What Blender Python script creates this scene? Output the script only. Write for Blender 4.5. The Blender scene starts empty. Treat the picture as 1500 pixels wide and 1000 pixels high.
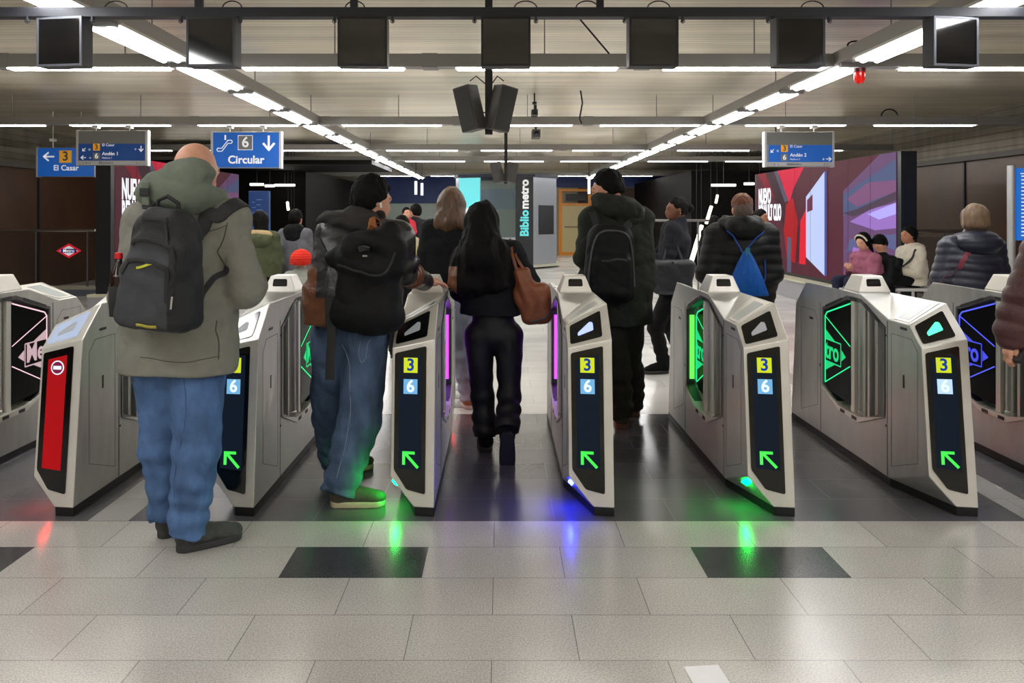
import bpy, bmesh, math, random
import numpy as np
from mathutils import Vector, Matrix
random.seed(7)
PI = math.pi
sc = bpy.context.scene
COL = sc.collection
FOC, HX, HY, CAMZ = 1130.0, 733.0, 316.0, 1.515
# ------------------------------------------------------------------ camera, world, exposure
cam = bpy.data.cameras.new('camera'); cam_o = bpy.data.objects.new('camera', cam); COL.objects.link(cam_o)
cam.sensor_width = 36; cam.lens = 36*FOC/1500
cam.shift_x = (750-HX)/1500; cam.shift_y = -(500-HY)/1500
cam.clip_start = .05; cam.clip_end = 200
cam_o.location = (0, 0, CAMZ); cam_o.rotation_euler = (PI/2, 0, 0)
sc.camera = cam_o
w = bpy.data.worlds.new('world'); sc.world = w; w.use_nodes = True
w.node_tree.nodes['Background'].inputs[0].default_value = (.5, .55, .6, 1)
w.node_tree.nodes['Background'].inputs[1].default_value = .05
sc.view_settings.view_transform = 'Standard'; sc.view_settings.look = 'None'
sc.view_settings.gamma = 1; sc.view_settings.use_curve_mapping = False
sc.view_settings.exposure = 0.0
TUBE = 27.0          # emission of the fluorescent tubes
sc.cycles.max_bounces = 7; sc.cycles.diffuse_bounces = 4; sc.cycles.glossy_bounces = 4
sc.cycles.use_denoising = True; sc.cycles.sample_clamp_indirect = 6

def W(px, py, Y):
    return Vector(((px-HX)*Y/FOC, Y, CAMZ-(py-HY)*Y/FOC))

# ------------------------------------------------------------------ materials
def lin(c):
    return tuple((x/255/12.92 if x/255 <= .04045 else ((x/255+.055)/1.055)**2.4) for x in c)
MATS = {}
def mat(name, rgb=(128,128,128), rough=.6, metal=0, emit=None, es=0, noise=0, nscale=8, bump=0, bscale=60, stretch=(1,1,1), spec=.5, coat=0, alpha=None, sheen=0, trans=0, rvar=0, wr=0, wrs=16):
    if name in MATS: return MATS[name]
    m = bpy.data.materials.new(name); m.use_nodes = True
    nt = m.node_tree; N = nt.nodes; L = nt.links; b = N['Principled BSDF']
    c = lin(rgb)+(1,)
    b.inputs['Base Color'].default_value = c
    b.inputs['Roughness'].default_value = rough; b.inputs['Metallic'].default_value = metal
    b.inputs['Specular IOR Level'].default_value = spec
    b.inputs['Coat Weight'].default_value = coat
    b.inputs['Coat Roughness'].default_value = .08
    b.inputs['Sheen Weight'].default_value = sheen
    b.inputs['Transmission Weight'].default_value = trans
    if alpha is not None: b.inputs['Alpha'].default_value = alpha
    if emit: b.inputs['Emission Color'].default_value = lin(emit)+(1,); b.inputs['Emission Strength'].default_value = es
    if noise or bump or rvar or wr:
        tc = N.new('ShaderNodeTexCoord'); mp = N.new('ShaderNodeMapping'); mp.inputs['Scale'].default_value = stretch
        L.new(tc.outputs['Object'], mp.inputs['Vector'])
        def nz(s, det=6):
            n = N.new('ShaderNodeTexNoise'); n.inputs['Scale'].default_value = s; n.inputs['Detail'].default_value = det
            L.new(mp.outputs[0], n.inputs['Vector']); return n
        if noise:
            n = nz(nscale); r = N.new('ShaderNodeMapRange'); L.new(n.outputs['Fac'], r.inputs[0])
            r.inputs[1].default_value = .3; r.inputs[2].default_value = .7
            r.inputs[3].default_value = 1-noise; r.inputs[4].default_value = 1+noise
            mx = N.new('ShaderNodeVectorMath'); mx.operation = 'SCALE'; mx.inputs[0].default_value = c[:3]
            L.new(r.outputs[0], mx.inputs['Scale']); L.new(mx.outputs[0], b.inputs['Base Color'])
        if rvar:
            n = nz(nscale); r = N.new('ShaderNodeMapRange'); L.new(n.outputs['Fac'], r.inputs[0])
            r.inputs[1].default_value = .3; r.inputs[2].default_value = .7
            r.inputs[3].default_value = max(.02, rough-rvar); r.inputs[4].default_value = rough+rvar
            L.new(r.outputs[0], b.inputs['Roughness'])
        if bump:
            n = nz(bscale, 4); bp = N.new('ShaderNodeBump'); bp.inputs['Strength'].default_value = bump; bp.inputs['Distance'].default_value = .01
            L.new(n.outputs['Fac'], bp.inputs['Height']); L.new(bp.outputs[0], b.inputs['Normal'])
        if wr:   # creases
            n = nz(wrs, 1.0); n.inputs['Distortion'].default_value = .3
            s1 = N.new('ShaderNodeMath'); s1.operation = 'SUBTRACT'; L.new(n.outputs['Fac'], s1.inputs[0]); s1.inputs[1].default_value = .5
            s2 = N.new('ShaderNodeMath'); s2.operation = 'ABSOLUTE'; L.new(s1.outputs[0], s2.inputs[0])
            bq = N.new('ShaderNodeBump'); bq.inputs['Strength'].default_value = wr; bq.inputs['Distance'].default_value = .06
            L.new(s2.outputs[0], bq.inputs['Height']); L.new(bq.outputs[0], b.inputs['Normal'])
            if bump: L.new(bp.outputs[0], bq.inputs['Normal'])
    MATS[name] = m
    return m
def glow(name, rgb, s=1.0, base=(10,10,10)):
    return mat(name, base, .5, emit=rgb, es=s, spec=.08)

def floor_mat(name, rgb, speck, rough, ox, oy, joint):
    m = bpy.data.materials.new(name); m.use_nodes = True; nt = m.node_tree; N = nt.nodes; L = nt.links; b = N['Principled BSDF']
    g = N.new('ShaderNodeNewGeometry'); mp = N.new('ShaderNodeMapping'); mp.inputs['Location'].default_value = (-ox, -oy, 0)
    L.new(g.outputs['Position'], mp.inputs[0])
    br = N.new('ShaderNodeTexBrick'); br.offset = .5; br.offset_frequency = 2
    br.inputs['Scale'].default_value = 1; br.inputs['Brick Width'].default_value = .6; br.inputs['Row Height'].default_value = .3
    br.inputs['Mortar Size'].default_value = .0016; br.inputs['Mortar Smooth'].default_value = .1; br.inputs['Bias'].default_value = 0
    c = lin(rgb)
    br.inputs['Color1'].default_value = tuple(x*.93 for x in c)+(1,); br.inputs['Color2'].default_value = tuple(x*1.07 for x in c)+(1,)
    br.inputs['Mortar'].default_value = tuple(x*joint for x in c)+(1,)
    L.new(mp.outputs[0], br.inputs['Vector'])
    n1 = N.new('ShaderNodeTexNoise'); n1.inputs['Scale'].default_value = 160; n1.inputs['Detail'].default_value = 3
    n2 = N.new('ShaderNodeTexNoise'); n2.inputs['Scale'].default_value = 1.3; n2.inputs['Detail'].default_value = 5
    L.new(g.outputs['Position'], n1.inputs[0]); L.new(g.outputs['Position'], n2.inputs[0])
    r1 = N.new('ShaderNodeMapRange'); L.new(n1.outputs['Fac'], r1.inputs[0]); r1.inputs[1].default_value = .35; r1.inputs[2].default_value = .65
    r1.inputs[3].default_value = 1-speck; r1.inputs[4].default_value = 1+speck
    r2 = N.new('ShaderNodeMapRange'); L.new(n2.outputs['Fac'], r2.inputs[0]); r2.inputs[1].default_value = .3; r2.inputs[2].default_value = .7
    r2.inputs[3].default_value = .88; r2.inputs[4].default_value = 1.1
    mu = N.new('ShaderNodeMath'); mu.operation = 'MULTIPLY'; L.new(r1.outputs[0], mu.inputs[0]); L.new(r2.outputs[0], mu.inputs[1])
    v = N.new('ShaderNodeVectorMath'); v.operation = 'SCALE'; L.new(br.outputs['Color'], v.inputs[0]); L.new(mu.outputs[0], v.inputs['Scale'])
    L.new(v.outputs[0], b.inputs['Base Color'])
    r3 = N.new('ShaderNodeMapRange'); L.new(n2.outputs['Fac'], r3.inputs[0]); r3.inputs[3].default_value = rough-.06; r3.inputs[4].default_value = rough+.08
    L.new(r3.outputs[0], b.inputs['Roughness'])
    MATS[name] = m
    return m
def slat_mat(name, rgb, pitch, rough=.4, metal=.55, axis=1):
    m = bpy.data.materials.new(name); m.use_nodes = True; nt = m.node_tree; N = nt.nodes; L = nt.links; b = N['Principled BSDF']
    g = N.new('ShaderNodeNewGeometry'); sx = N.new('ShaderNodeSeparateXYZ'); L.new(g.outputs['Position'], sx.inputs[0])
    d = N.new('ShaderNodeMath'); d.operation = 'DIVIDE'; L.new(sx.outputs[axis], d.inputs[0]); d.inputs[1].default_value = pitch
    fr = N.new('ShaderNodeMath'); fr.operation = 'FRACT'; L.new(d.outputs[0], fr.inputs[0])
    a = N.new('ShaderNodeMath'); a.operation = 'SUBTRACT'; L.new(fr.outputs[0], a.inputs[0]); a.inputs[1].default_value = .5
    ab = N.new('ShaderNodeMath'); ab.operation = 'ABSOLUTE'; L.new(a.outputs[0], ab.inputs[0])
    r = N.new('ShaderNodeMapRange'); L.new(ab.outputs[0], r.inputs[0]); r.inputs[1].default_value = .4; r.inputs[2].default_value = .5; r.inputs[3].default_value = 1; r.inputs[4].default_value = .5
    # slow tint from one slat to the next
    n = N.new('ShaderNodeTexNoise'); n.inputs['Scale'].default_value = 1
    mp = N.new('ShaderNodeMapping'); mp.inputs['Scale'].default_value = (.35, 5, 1); L.new(g.outputs['Position'], mp.inputs[0]); L.new(mp.outputs[0], n.inputs[0])
    r2 = N.new('ShaderNodeMapRange'); L.new(n.outputs['Fac'], r2.inputs[0]); r2.inputs[1].default_value = .3; r2.inputs[2].default_value = .7; r2.inputs[3].default_value = .78; r2.inputs[4].default_value = 1.12
    mu = N.new('ShaderNodeMath'); mu.operation = 'MULTIPLY'; L.new(r.outputs[0], mu.inputs[0]); L.new(r2.outputs[0], mu.inputs[1])
    v = N.new('ShaderNodeVectorMath'); v.operation = 'SCALE'; v.inputs[0].default_value = lin(rgb); L.new(mu.outputs[0], v.inputs['Scale'])
    L.new(v.outputs[0], b.inputs['Base Color']); b.inputs['Metallic'].default_value = metal; b.inputs['Roughness'].default_value = rough
    bp = N.new('ShaderNodeBump'); bp.inputs['Distance'].default_value = .004; bp.inputs['Strength'].default_value = .8
    mh = N.new('ShaderNodeMath'); mh.operation = 'ADD'; L.new(r.outputs[0], mh.inputs[0]); L.new(n.outputs['Fac'], mh.inputs[1])
    L.new(mh.outputs[0], bp.inputs['Height']); L.new(bp.outputs[0], b.inputs['Normal'])
    MATS[name] = m; return m

STEEL = mat('brushed_steel', (190,189,186), .36, .72, noise=.1, nscale=5, stretch=(3,3,.7), rvar=.08, bump=.04, bscale=40)
STEEL_L = mat('satin_and_lit_steel', (222,219,212), .34, .45, noise=.05, nscale=6, rvar=.05)
STEEL_D = mat('dark_steel', (95,95,96), .35, .8, noise=.1)
CHROME = mat('polished_steel', (190,190,190), .18, 1)
BLACKGL = mat('black_glass', (6,7,10), .12, 0, coat=.3)
BLACKP = mat('black_plastic', (18,18,20), .45)
RUBBER = mat('black_plinth', (14,14,15), .5)
SCREENG = mat('grey_screen', (176,182,180), .25, 0)
DARKM = mat('dark_metal_beam', (38,39,44), .5, .3)
GREYP = mat('grey_painted_metal', (150,148,145), .45, .3)
WHITEP = mat('white_paint', (205,205,200), .5)

# ------------------------------------------------------------------ mesh helpers
def tag(o, label=None, cat=None, group=None, kind=None):
    if label: o['label'] = label
    if cat: o['category'] = cat
    if group: o['group'] = group
    if kind: o['kind'] = kind
    return o
def empty(name, loc=(0,0,0), label=None, cat=None, group=None, kind=None):
    o = bpy.data.objects.new(name, None); COL.objects.link(o); o.location = loc; o.empty_display_size = .1
    return tag(o, label, cat, group, kind)
def link(name, me, m, parent=None, loc=None):
    o = bpy.data.objects.new(name, me); COL.objects.link(o)
    ms = m if isinstance(m, (list, tuple)) else [m]
    for x in ms: me.materials.append(x)
    if parent is not None: o.parent = parent
    if loc is not None: o.location = loc
    return o
class MB:
    def __init__(s): s.v = []; s.f = []; s.mi = []; s.cur = 0
    def poly(s, pts):
        n = len(s.v); s.v += [tuple(p) for p in pts]; s.f.append(list(range(n, n+len(pts)))); s.mi.append(s.cur); return s
    def box(s, a, b, M=None):
        x0,y0,z0 = a; x1,y1,z1 = b; n = len(s.v)
        P = [(x0,y0,z0),(x1,y0,z0),(x1,y1,z0),(x0,y1,z0),(x0,y0,z1),(x1,y0,z1),(x1,y1,z1),(x0,y1,z1)]
        if M is not None: P = [tuple(M @ Vector(p)) for p in P]
        s.v += P
        for f in ((3,2,1,0),(4,5,6,7),(0,1,5,4),(1,2,6,5),(2,3,7,6),(3,0,4,7)): s.f.append([n+i for i in f]); s.mi.append(s.cur)
        return s
    def prism(s, base, off):
        """base polygon (3-D points) pushed by vector off"""
        n = len(s.v); k = len(base); off = Vector(off)
        s.v += [tuple(p) for p in base] + [tuple(Vector(p)+off) for p in base]
        s.f.append([n+i for i in range(k)][::-1]); s.mi.append(s.cur); s.f.append([n+k+i for i in range(k)]); s.mi.append(s.cur)
        for i in range(k):
            j = (i+1) % k; s.f.append([n+i, n+j, n+k+j, n+k+i]); s.mi.append(s.cur)
        return s
    def tube(s, pts, r, seg=8, r2=None, cap=True):
        pts = [Vector(p) for p in pts]; n0 = len(s.v); k = len(pts); prev = None
        for i, p in enumerate(pts):
            t = (pts[min(i+1,k-1)]-pts[max(i-1,0)]).normalized()
            if prev is None:
                a = Vector((0,0,1)) if abs(t.z) < .9 else Vector((1,0,0))
                u = t.cross(a).normalized()
            else: u = (prev-t*prev.dot(t)).normalized()
            prev = u; v = t.cross(u); rr = r if r2 is None else r+(r2-r)*i/(k-1)
            for j in range(seg):
                a = 2*PI*j/seg; s.v.append(tuple(p+u*math.cos(a)*rr+v*math.sin(a)*rr))
        for i in range(k-1):
            for j in range(seg):
                a = n0+i*seg+j; b = n0+i*seg+(j+1) % seg
                s.f.append([a, b, b+seg, a+seg]); s.mi.append(s.cur)
        if cap:
            s.f.append([n0+j for j in range(seg)][::-1]); s.mi.append(s.cur)
            s.f.append([n0+(k-1)*seg+j for j in range(seg)]); s.mi.append(s.cur)
        return s
    def lathe(s, c, prof, seg=24, axis='z'):
        c = Vector(c); n0 = len(s.v)
        for (r, h) in prof:
            for j in range(seg):
                a = 2*PI*j/seg; x, y = r*math.cos(a), r*math.sin(a)
                s.v.append(tuple(c+(Vector((x,y,h)) if axis == 'z' else Vector((x,h,y)))))
        for i in range(len(prof)-1):
            for j in range(seg):
                a = n0+i*seg+j; b = n0+i*seg+(j+1) % seg; s.f.append([a,b,b+seg,a+seg]); s.mi.append(s.cur)
        return s
    def mesh(s, name='m', smooth=False):
        me = bpy.data.meshes.new(name); me.from_pydata(s.v, [], s.f); me.update()
        me.polygons.foreach_set('material_index', s.mi)
        bm = bmesh.new(); bm.from_mesh(me); bmesh.ops.recalc_face_normals(bm, faces=bm.faces); bm.to_mesh(me); bm.free()
        if smooth:
            me.polygons.foreach_set('use_smooth', [True]*len(me.polygons)); me.set_sharp_from_angle(angle=math.radians(40))
        return me
    def obj(s, name, m, parent=None, smooth=False, bev=0, loc=None):
        o = link(name, s.mesh(name, smooth), m, parent, loc)
        if bev:
            b = o.modifiers.new('bevel', 'BEVEL'); b.width = bev; b.segments = 2; b.limit_method = 'ANGLE'; b.angle_limit = math.radians(25); b.harden_normals = False
            bake(o)
        return o
def bake(o):
    dg = bpy.context.evaluated_depsgraph_get(); me = bpy.data.meshes.new_from_object(o.evaluated_get(dg)); o.modifiers.clear(); o.data = me
    return o
def text(name, s, size, m, parent, origin, right, up, ext=.001, bold=0, ax='CENTER', xs=1.0, spacing=1.0):
    cu = bpy.data.curves.new(name, 'FONT'); cu.body = s; cu.size = size; cu.extrude = ext; cu.offset = bold; cu.align_x = ax; cu.align_y = 'CENTER'; cu.space_character = spacing
    cu.resolution_u = 3
    t = bpy.data.objects.new(name, cu); COL.objects.link(t)
    dg = bpy.context.evaluated_depsgraph_get(); me = bpy.data.meshes.new_from_object(t.evaluated_get(dg))
    bpy.data.objects.remove(t)
    R = Vector(right).normalized(); U = Vector(up).normalized(); Nn = R.cross(U)
    M = Matrix(((R.x*xs,U.x,Nn.x,origin[0]),(R.y*xs,U.y,Nn.y,origin[1]),(R.z*xs,U.z,Nn.z,origin[2]),(0,0,0,1)))
    me.transform(M); me.materials.clear()
    return link(name, me, m, parent)
def dup(root, loc=None, parent=None):
    r = root.copy(); COL.objects.link(r)
    if parent is not None: r.parent = parent
    if loc is not None: r.location = loc
    for ch in list(root.children): dup(ch, None, r)
    return r
ORD = ['nearest','second nearest','third nearest','fourth nearest','fifth nearest','sixth nearest','seventh nearest','eighth nearest','ninth nearest','tenth nearest','eleventh nearest','twelfth nearest','thirteenth nearest','fourteenth nearest','fifteenth nearest','sixteenth nearest','seventeenth nearest','eighteenth nearest','nineteenth nearest','twentieth nearest']

# ------------------------------------------------------------------ floor
XL, XR, YB, YF = -10.6, 9.6, -6.0, 30.0
YD0, YD1 = 3.83, 5.90
f_light = floor_mat('terrazzo_light', (176,172,167), .22, .20, -.03, YD0-.3*20, .35)
f_dark = floor_mat('tile_dark', (84,82,87), .08, .2, -.03, YD0-.3*20, 1.9)
f_back = floor_mat('terrazzo_back', (205,203,200), .08, .22, -.03, YD0-.3*20, .6)
f_inlay = floor_mat('tile_inlay', (62,62,65), .12, .2, -.93, YD0-.3*20, 1)
f_band = floor_mat('tile_light_band', (160,158,156), .12, .25, 0, YD0-.3*20, .5)
mb = MB()
mb.cur = 0; mb.poly([(XL,YB,0),(XR,YB,0),(XR,YD0,0),(XL,YD0,0)])
mb.cur = 1; mb.poly([(XL,YD0,0),(XR,YD0,0),(XR,YD1,0),(XL,YD1,0)])
mb.cur = 2; mb.poly([(XL,YD1,0),(XR,YD1,0),(XR,YF,0),(XL,YF,0)])
mb.cur = 3
for k in (-2,-1,0,1,2):
    x0 = -.93+1.8*k; mb.box((x0,YD0-.6,-.01),(x0+.6,YD0-.3,.0006))
mb.cur = 4
for x0, x1 in ((-2.05,-1.85),(2.62,2.79)): mb.box((x0,YD0,-.01),(x1,YD1+2,.0007))
fl = mb.obj('floor', [f_light, f_dark, f_back, f_inlay, f_band]); tag(fl, kind='structure')
# tactile guide strips beyond the gates, raised bars across the strip
tact = mat('tactile_bar', (150,150,152), .5)
mb = MB()
for x0, x1, y0, y1 in ((-.66,-.30,6.1,22),(.62,1.0,10,23),(1.72,2.05,6.1,22)):
    y = y0
    while y < y1:
        mb.box((x0,y,-.01),(x1,y+.13,.004)); y += .3
tag(mb.obj('floor_tactile_strip', tact), 'grey tactile guiding strips crossing the pale floor beyond the gates', kind='structure')

# ------------------------------------------------------------------ ceiling, walls
HC = 3.3
c_slat = slat_mat('ceiling_slats', (240,230,206), .1, .3, .25)
o = MB().box((XL,YB,HC),(XR,YF,HC+.1)).obj('ceiling', c_slat); tag(o, kind='structure')
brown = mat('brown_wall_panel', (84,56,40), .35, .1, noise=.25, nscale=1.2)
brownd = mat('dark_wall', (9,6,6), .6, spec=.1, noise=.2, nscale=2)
beige = mat('beige_wall', (190,182,160), .6)
bluew = mat('blue_wall_band', (22,48,110), .45)
palew = mat('pale_green_wall', (165,178,170), .4)
uslat = slat_mat('upper_wall_slats', (120,112,98), .12, .45, .4, axis=2)
for side, X, sgn in (('left', XL, -1), ('right', XR, 1)):
    xw = -9.6 if side == 'left' else 8.2
    x1 = xw+.25*sgn
    tag(MB().box((min(xw,x1),YB,0),(max(xw,x1),YF,2.47)).obj('wall_'+side, brown), kind='structure')
    m2 = MB()
    y = 4
    while y < YF:
        m2.box((xw-.012*sgn-.01,y,0),(xw-.012*sgn+.01,y+.05,2.46)); y += 2.4
    tag(m2.obj('trim_1' if side == 'left' else 'trim_2', mat('panel_joint_dark', (16,20,32), .4)), kind='structure')
    tag(MB().box((min(xw,x1)-.12*(side=='right'),YB,2.47),(max(xw,x1)+.12*(side=='left'),YF,2.56)).obj('trim_3' if side=='left' else 'trim_4', mat('ledge_grey', (84,80,76), .5)), kind='structure')
    tag(MB().box((min(xw,x1),YB,2.56),(max(xw,x1),YF,HC)).obj('wall_upper_'+side, uslat), kind='structure')
tag(MB().box((XL,YB-.2,0),(XR,YB,HC)).obj('wall_back', beige), kind='structure')
# far wall
tag(MB().box((XL,YF,0),(XR,YF+.2,HC)).obj('wall_front', beige), kind='structure')
tag(MB().box((-4.9,YF-.12,2.0),(-.6,YF,3.05)).obj('wall_band_left', bluew), kind='structure')
tag(MB().box((.6,YF-.12,2.62),(9,YF,3.05)).obj('wall_band_right', bluew), kind='structure')
tag(MB().box((-4.9,YF-.06,0),(-.6,YF,2.0)).obj('wall_panel_pale', palew), kind='structure')
# dark stair halls both sides of the far concourse
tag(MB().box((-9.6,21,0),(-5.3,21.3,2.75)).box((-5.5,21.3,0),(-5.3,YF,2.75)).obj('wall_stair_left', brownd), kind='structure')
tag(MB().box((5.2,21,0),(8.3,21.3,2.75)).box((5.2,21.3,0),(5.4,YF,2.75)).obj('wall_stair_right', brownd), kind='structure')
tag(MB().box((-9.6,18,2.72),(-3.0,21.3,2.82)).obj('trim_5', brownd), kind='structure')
tag(MB().box((3.0,YF-.1,0),(8.2,YF-.05,2.6)).obj('wall_far_brown', mat('far_brown', (58,38,28), .5)), kind='structure')

# ------------------------------------------------------------------ ceiling light grid
ZL = 2.85
tube_e = glow('fluorescent_tube', (255,250,240), TUBE, (240,240,240))
tube_w = glow('fluorescent_tube_front', (249,250,252), TUBE*1.1, (240,240,240))
xs_row = {'left': -2.80, 'right': 3.14}
nb = 6
def light_proto(length, width, two, name, em, along):
    r = empty(name)
    a, b = (length/2, width/2) if along == 'x' else (width/2, length/2)
    MB().box((-a-.02,-b-.01,.0),(a+.02,b+.01,.02)).obj('reflector', WHITEP, r)
    if two:
        for s in (-1, 1):
            d = width*.24*s
            M = MB()
            if along == 'x': M.tube([(-a,d,-.008),(a,d,-.008)], .016, 8)
            else: M.tube([(d,-b,-.008),(d,b,-.008)], .03, 8)
            M.obj('tube', em, r, smooth=True)
        if along == 'y': MB().box((-a,-b-.05,-.02),(a,-b,.02)).obj('end_cap', GREYP, r); MB().box((-a,b,-.02),(a,b+.05,.02)).obj('end_cap', GREYP, r)
    else:
        MB().box((-a,-b,-.012),(a,b,0)).obj('tube', em, r)
    return r
# long rows running away from the camera
for nm, X in xs_row.items():
    mb = MB(); mb.box((X-.145,YB,ZL+.02),(X+.145,27.5,ZL+.13))
    for k in range(11):
        y = 1+k*2.6; mb.tube([(X,y,ZL+.13),(X,y,HC)], .006, 6)
    tag(mb.obj('trim_%d' % nb, GREYP), kind='structure'); nb += 1
    first = None
    ys = [5.43+1.47*k for k in range(-7, 15)]
    n = 0
    for y in ys:
        if first is None: first = o = light_proto(1.15, .25, True, 'fluorescent_light', tube_w, 'y'); o.location = (X,y+.55,ZL)
        else: o = dup(first, (X,y+.55,ZL))
        if y < 3.0:
            lab = 'double tube fluorescent fixture overhead behind the viewpoint in the %s long row' % nm
        else:
            lab = '%s double tube fluorescent fixture in the long %s ceiling row' % (ORD[n], nm); n += 1
        tag(o, lab, 'ceiling light', 'double tube fixtures in the long %s row' % nm)
# cross rows
crows = [(-2.4,'rearmost'),(1.0,'overhead'),(6.92,'first'),(11.3,'second'),(15.7,'third'),(18.85,'fourth'),(25.8,'fifth')]
segs = {}
first = None
for Y, nm in crows:
    mb = MB(); x0, x1 = (-9.4, 8.0)
    mb.box((x0,Y,ZL+.005),(x1,Y+.14,ZL+.12))
    for k in range(9):
        x = -7.2+k*1.9; mb.tube([(x,Y+.07,ZL+.12),(x,Y+.07,HC)], .006, 6)
    for k in range(-3, 4):
        x = .33+1.925*k+.96; mb.box((x-.07,Y-.006,ZL-.004),(x+.07,Y+.146,ZL+.124))
    tag(mb.obj('trim_%d' % nb, GREYP), kind='structure'); nb += 1
    i = 0
    for x in (-7.45, -5.6, -3.72, -1.6, .33, 2.2, 4.35, 6.25):
        if Y > 20 and abs(x) > 5: continue
        if first is None: first = o = light_proto(1.44, .1, False, 'fluorescent_light', tube_e, 'x'); o.location = (x,Y+.07,ZL)
        else: o = dup(first, (x,Y+.07,ZL))
        i += 1
        tag(o, 'slim fluorescent tube in the %s cross row, number %s from left' % (nm, ['one','two','three','four','five','six','seven','eight','nine'][i-1]), 'ceiling light', 'slim tubes in the %s cross row' % nm)

# loops of cable resting on the beams, red beacon, cameras
cab = mat('black_cable', (15,15,16), .5)
def cable(pts, label, r=.008):
    tag(MB().tube(pts, r, 6).obj('cable', cab, smooth=True), label, 'cable')
def arc(c, rx, rz, a0=0, a1=PI, n=12):
    return [(c[0]+rx*math.cos(a0+(a1-a0)*i/n), c[1], c[2]+rz*math.sin(a0+(a1-a0)*i/n)) for i in range(n+1)]
cable([(1.0*5/5,7.0,2.97)]+[(.72,7.0,HC)], 'thin black cable running up to the ceiling above the first cross beam')
p = W(850,130,11); cable([p, p+Vector((.03,0,-.2)), p+Vector((-.01,0,-.42)), p+Vector((.02,0,-.5))], 'short black cable hanging down onto the second cross beam', .012)
p = W(1253,66,6.9); cable(arc(p,.07,.035,0,2*PI), 'coiled black cable loop around the rod above the red beacon', .009)
p = W(1303,170,11.3); cable(arc(p,.12,.1,.2,PI), 'black cable arching above the second cross beam on the right', .01)
p = W(767,170,11.2); cable(arc(W(700,170,11.3),.2,.06), 'black cable hump on the second cross beam near the speakers', .01)
r = empty('alarm_beacon', W(1259,100,6.84), 'red alarm beacon under the first cross beam at right', 'alarm light')
MB().lathe((0,0,0), [(0,0),(.055,0),(.055,-.035),(0,-.035)], 20).obj('base', mat('dark_red', (90,12,12), .4), r, smooth=True)
MB().lathe((0,0,-.035), [(.046,0),(.048,-.03),(.044,-.07),(.03,-.095),(0,-.105)], 20).obj('dome', mat('red_dome', (200,28,24), .15, emit=(200,20,15), es=.25), r, smooth=True)
def cctv(p, label, s=1.0):
    r = empty('security_camera', p, label, 'camera')
    MB().tube([(0,.03,HC-p.z),(0,.03,.03*s)], .010*s, 8).box((-.03*s,-.02,.14*s),(.03*s,.08,.165*s)).obj('bracket', BLACKP, r)
    MB().box((-.045*s,-.11*s,-.04*s),(.045*s,.12*s,.045*s)).obj('housing', mat('cam_grey', (70,68,66), .5), r, bev=.006)
    MB().lathe((0,-.115*s,0), [(0,-.005),(.026*s,-.005),(.03*s,.01),(.03*s,.02)], 16, 'y').obj('lens', BLACKGL, r)
cctv(W(785,197,12.4), 'grey security camera hanging under the ceiling right of the speakers', 1.5)
cctv(W(783,166,11.2), 'small dark camera on top of the second cross beam', 1.0)
cctv(W(1137,220,15.5), 'small camera on the third cross beam at right', 1.0)

# dark beam with the row of lane monitors
YM = 4.75
mb = MB(); mb.box((-3.4,YM,2.742),(3.4,YM+.08,2.80))
for px in (288,517,880): 
    x = (px-HX)*YM/FOC; mb.box((x-.022,YM+.02,2.8),(x+.022,YM+.06,HC))
for px in (40,135,265,352,490,575,695,785,915,1000,1125,1215):
    x = (px-HX)*YM/FOC; mb.box((x-.006,YM-.005,2.71),(x+.006,YM+.02,2.745)).tube(arc((x,YM-.004,2.712),.012,.012,0,2*PI,8), .003, 5)
tag(mb.obj('monitor_beam', DARKM, bev=.003), 'long dark steel beam hung from the ceiling carrying the square monitors', 'beam')
for px in (170, 340, 520, 770, 860, 965, 1190):
    p = W(px, 12, YM+.03)
    cable(arc((p.x,p.y,2.80),.05+.03*((px*7) % 3)/3,.045,0,PI), 'black cable loop standing on the dark beam %s' % {170:'left of the second monitor',340:'above the second monitor',520:'above the third monitor',770:'above the middle monitor',860:'right of the middle monitor',965:'above the fifth monitor',1190:'above the sixth monitor'}[px], .004)
yaw = [-.28,-.1,0.05,0,.02,-.06*-1,.3]
names = ['leftmost black square monitor hanging from the dark beam','second black monitor from left on the beam over the green parka man','third monitor from left with a light reflected along its bottom','middle black monitor above the hanging speakers','fifth black monitor from left over the parka man with the black backpack','sixth black monitor from left above the right blue sign','rightmost monitor with ceiling lights mirrored in its glass']
for i, px in enumerate((87.5,309,531,741,957.5,1172.5,1400)):
    X = (px-HX)*YM/FOC
    r = empty('lane_monitor', (X,YM,2.435), names[i], 'monitor', 'monitors over the gate lanes')
    ww = .152; hh = .305
    M = Matrix.Rotation(yaw[i]*.5, 4, 'Z')
    MB().box((-ww,0,0),(ww,.1,hh), M).obj('housing', mat('monitor_housing', (44,45,50), .5, .2), r, bev=.004)
    edge = mat('monitor_rim', (86,88,95), .4, .3) if i in (0,6) else mat('monitor_rim_dark', (24,25,30), .4, .3)
    R_ = MB()
    for a, b in (((-ww,-.008,0),(ww,0,.014)),((-ww,-.008,hh-.014),(ww,0,hh)),((-ww,-.008,.014),(-ww+.014,0,hh-.014)),((ww-.014,-.008,.014),(ww,0,hh-.014))): R_.box(a, b, M)
    R_.obj('rim', edge, r)
    MB().box((-ww+.014,-.004,.014),(ww-.014,-.001,hh-.014), M).obj('screen', mat('monitor_glass', (5,6,10), .06, coat=1), r)
    MB().box((-.012,.03,hh),(.012,.06,hh+.02)).obj('bracket', DARKM, r)

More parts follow.
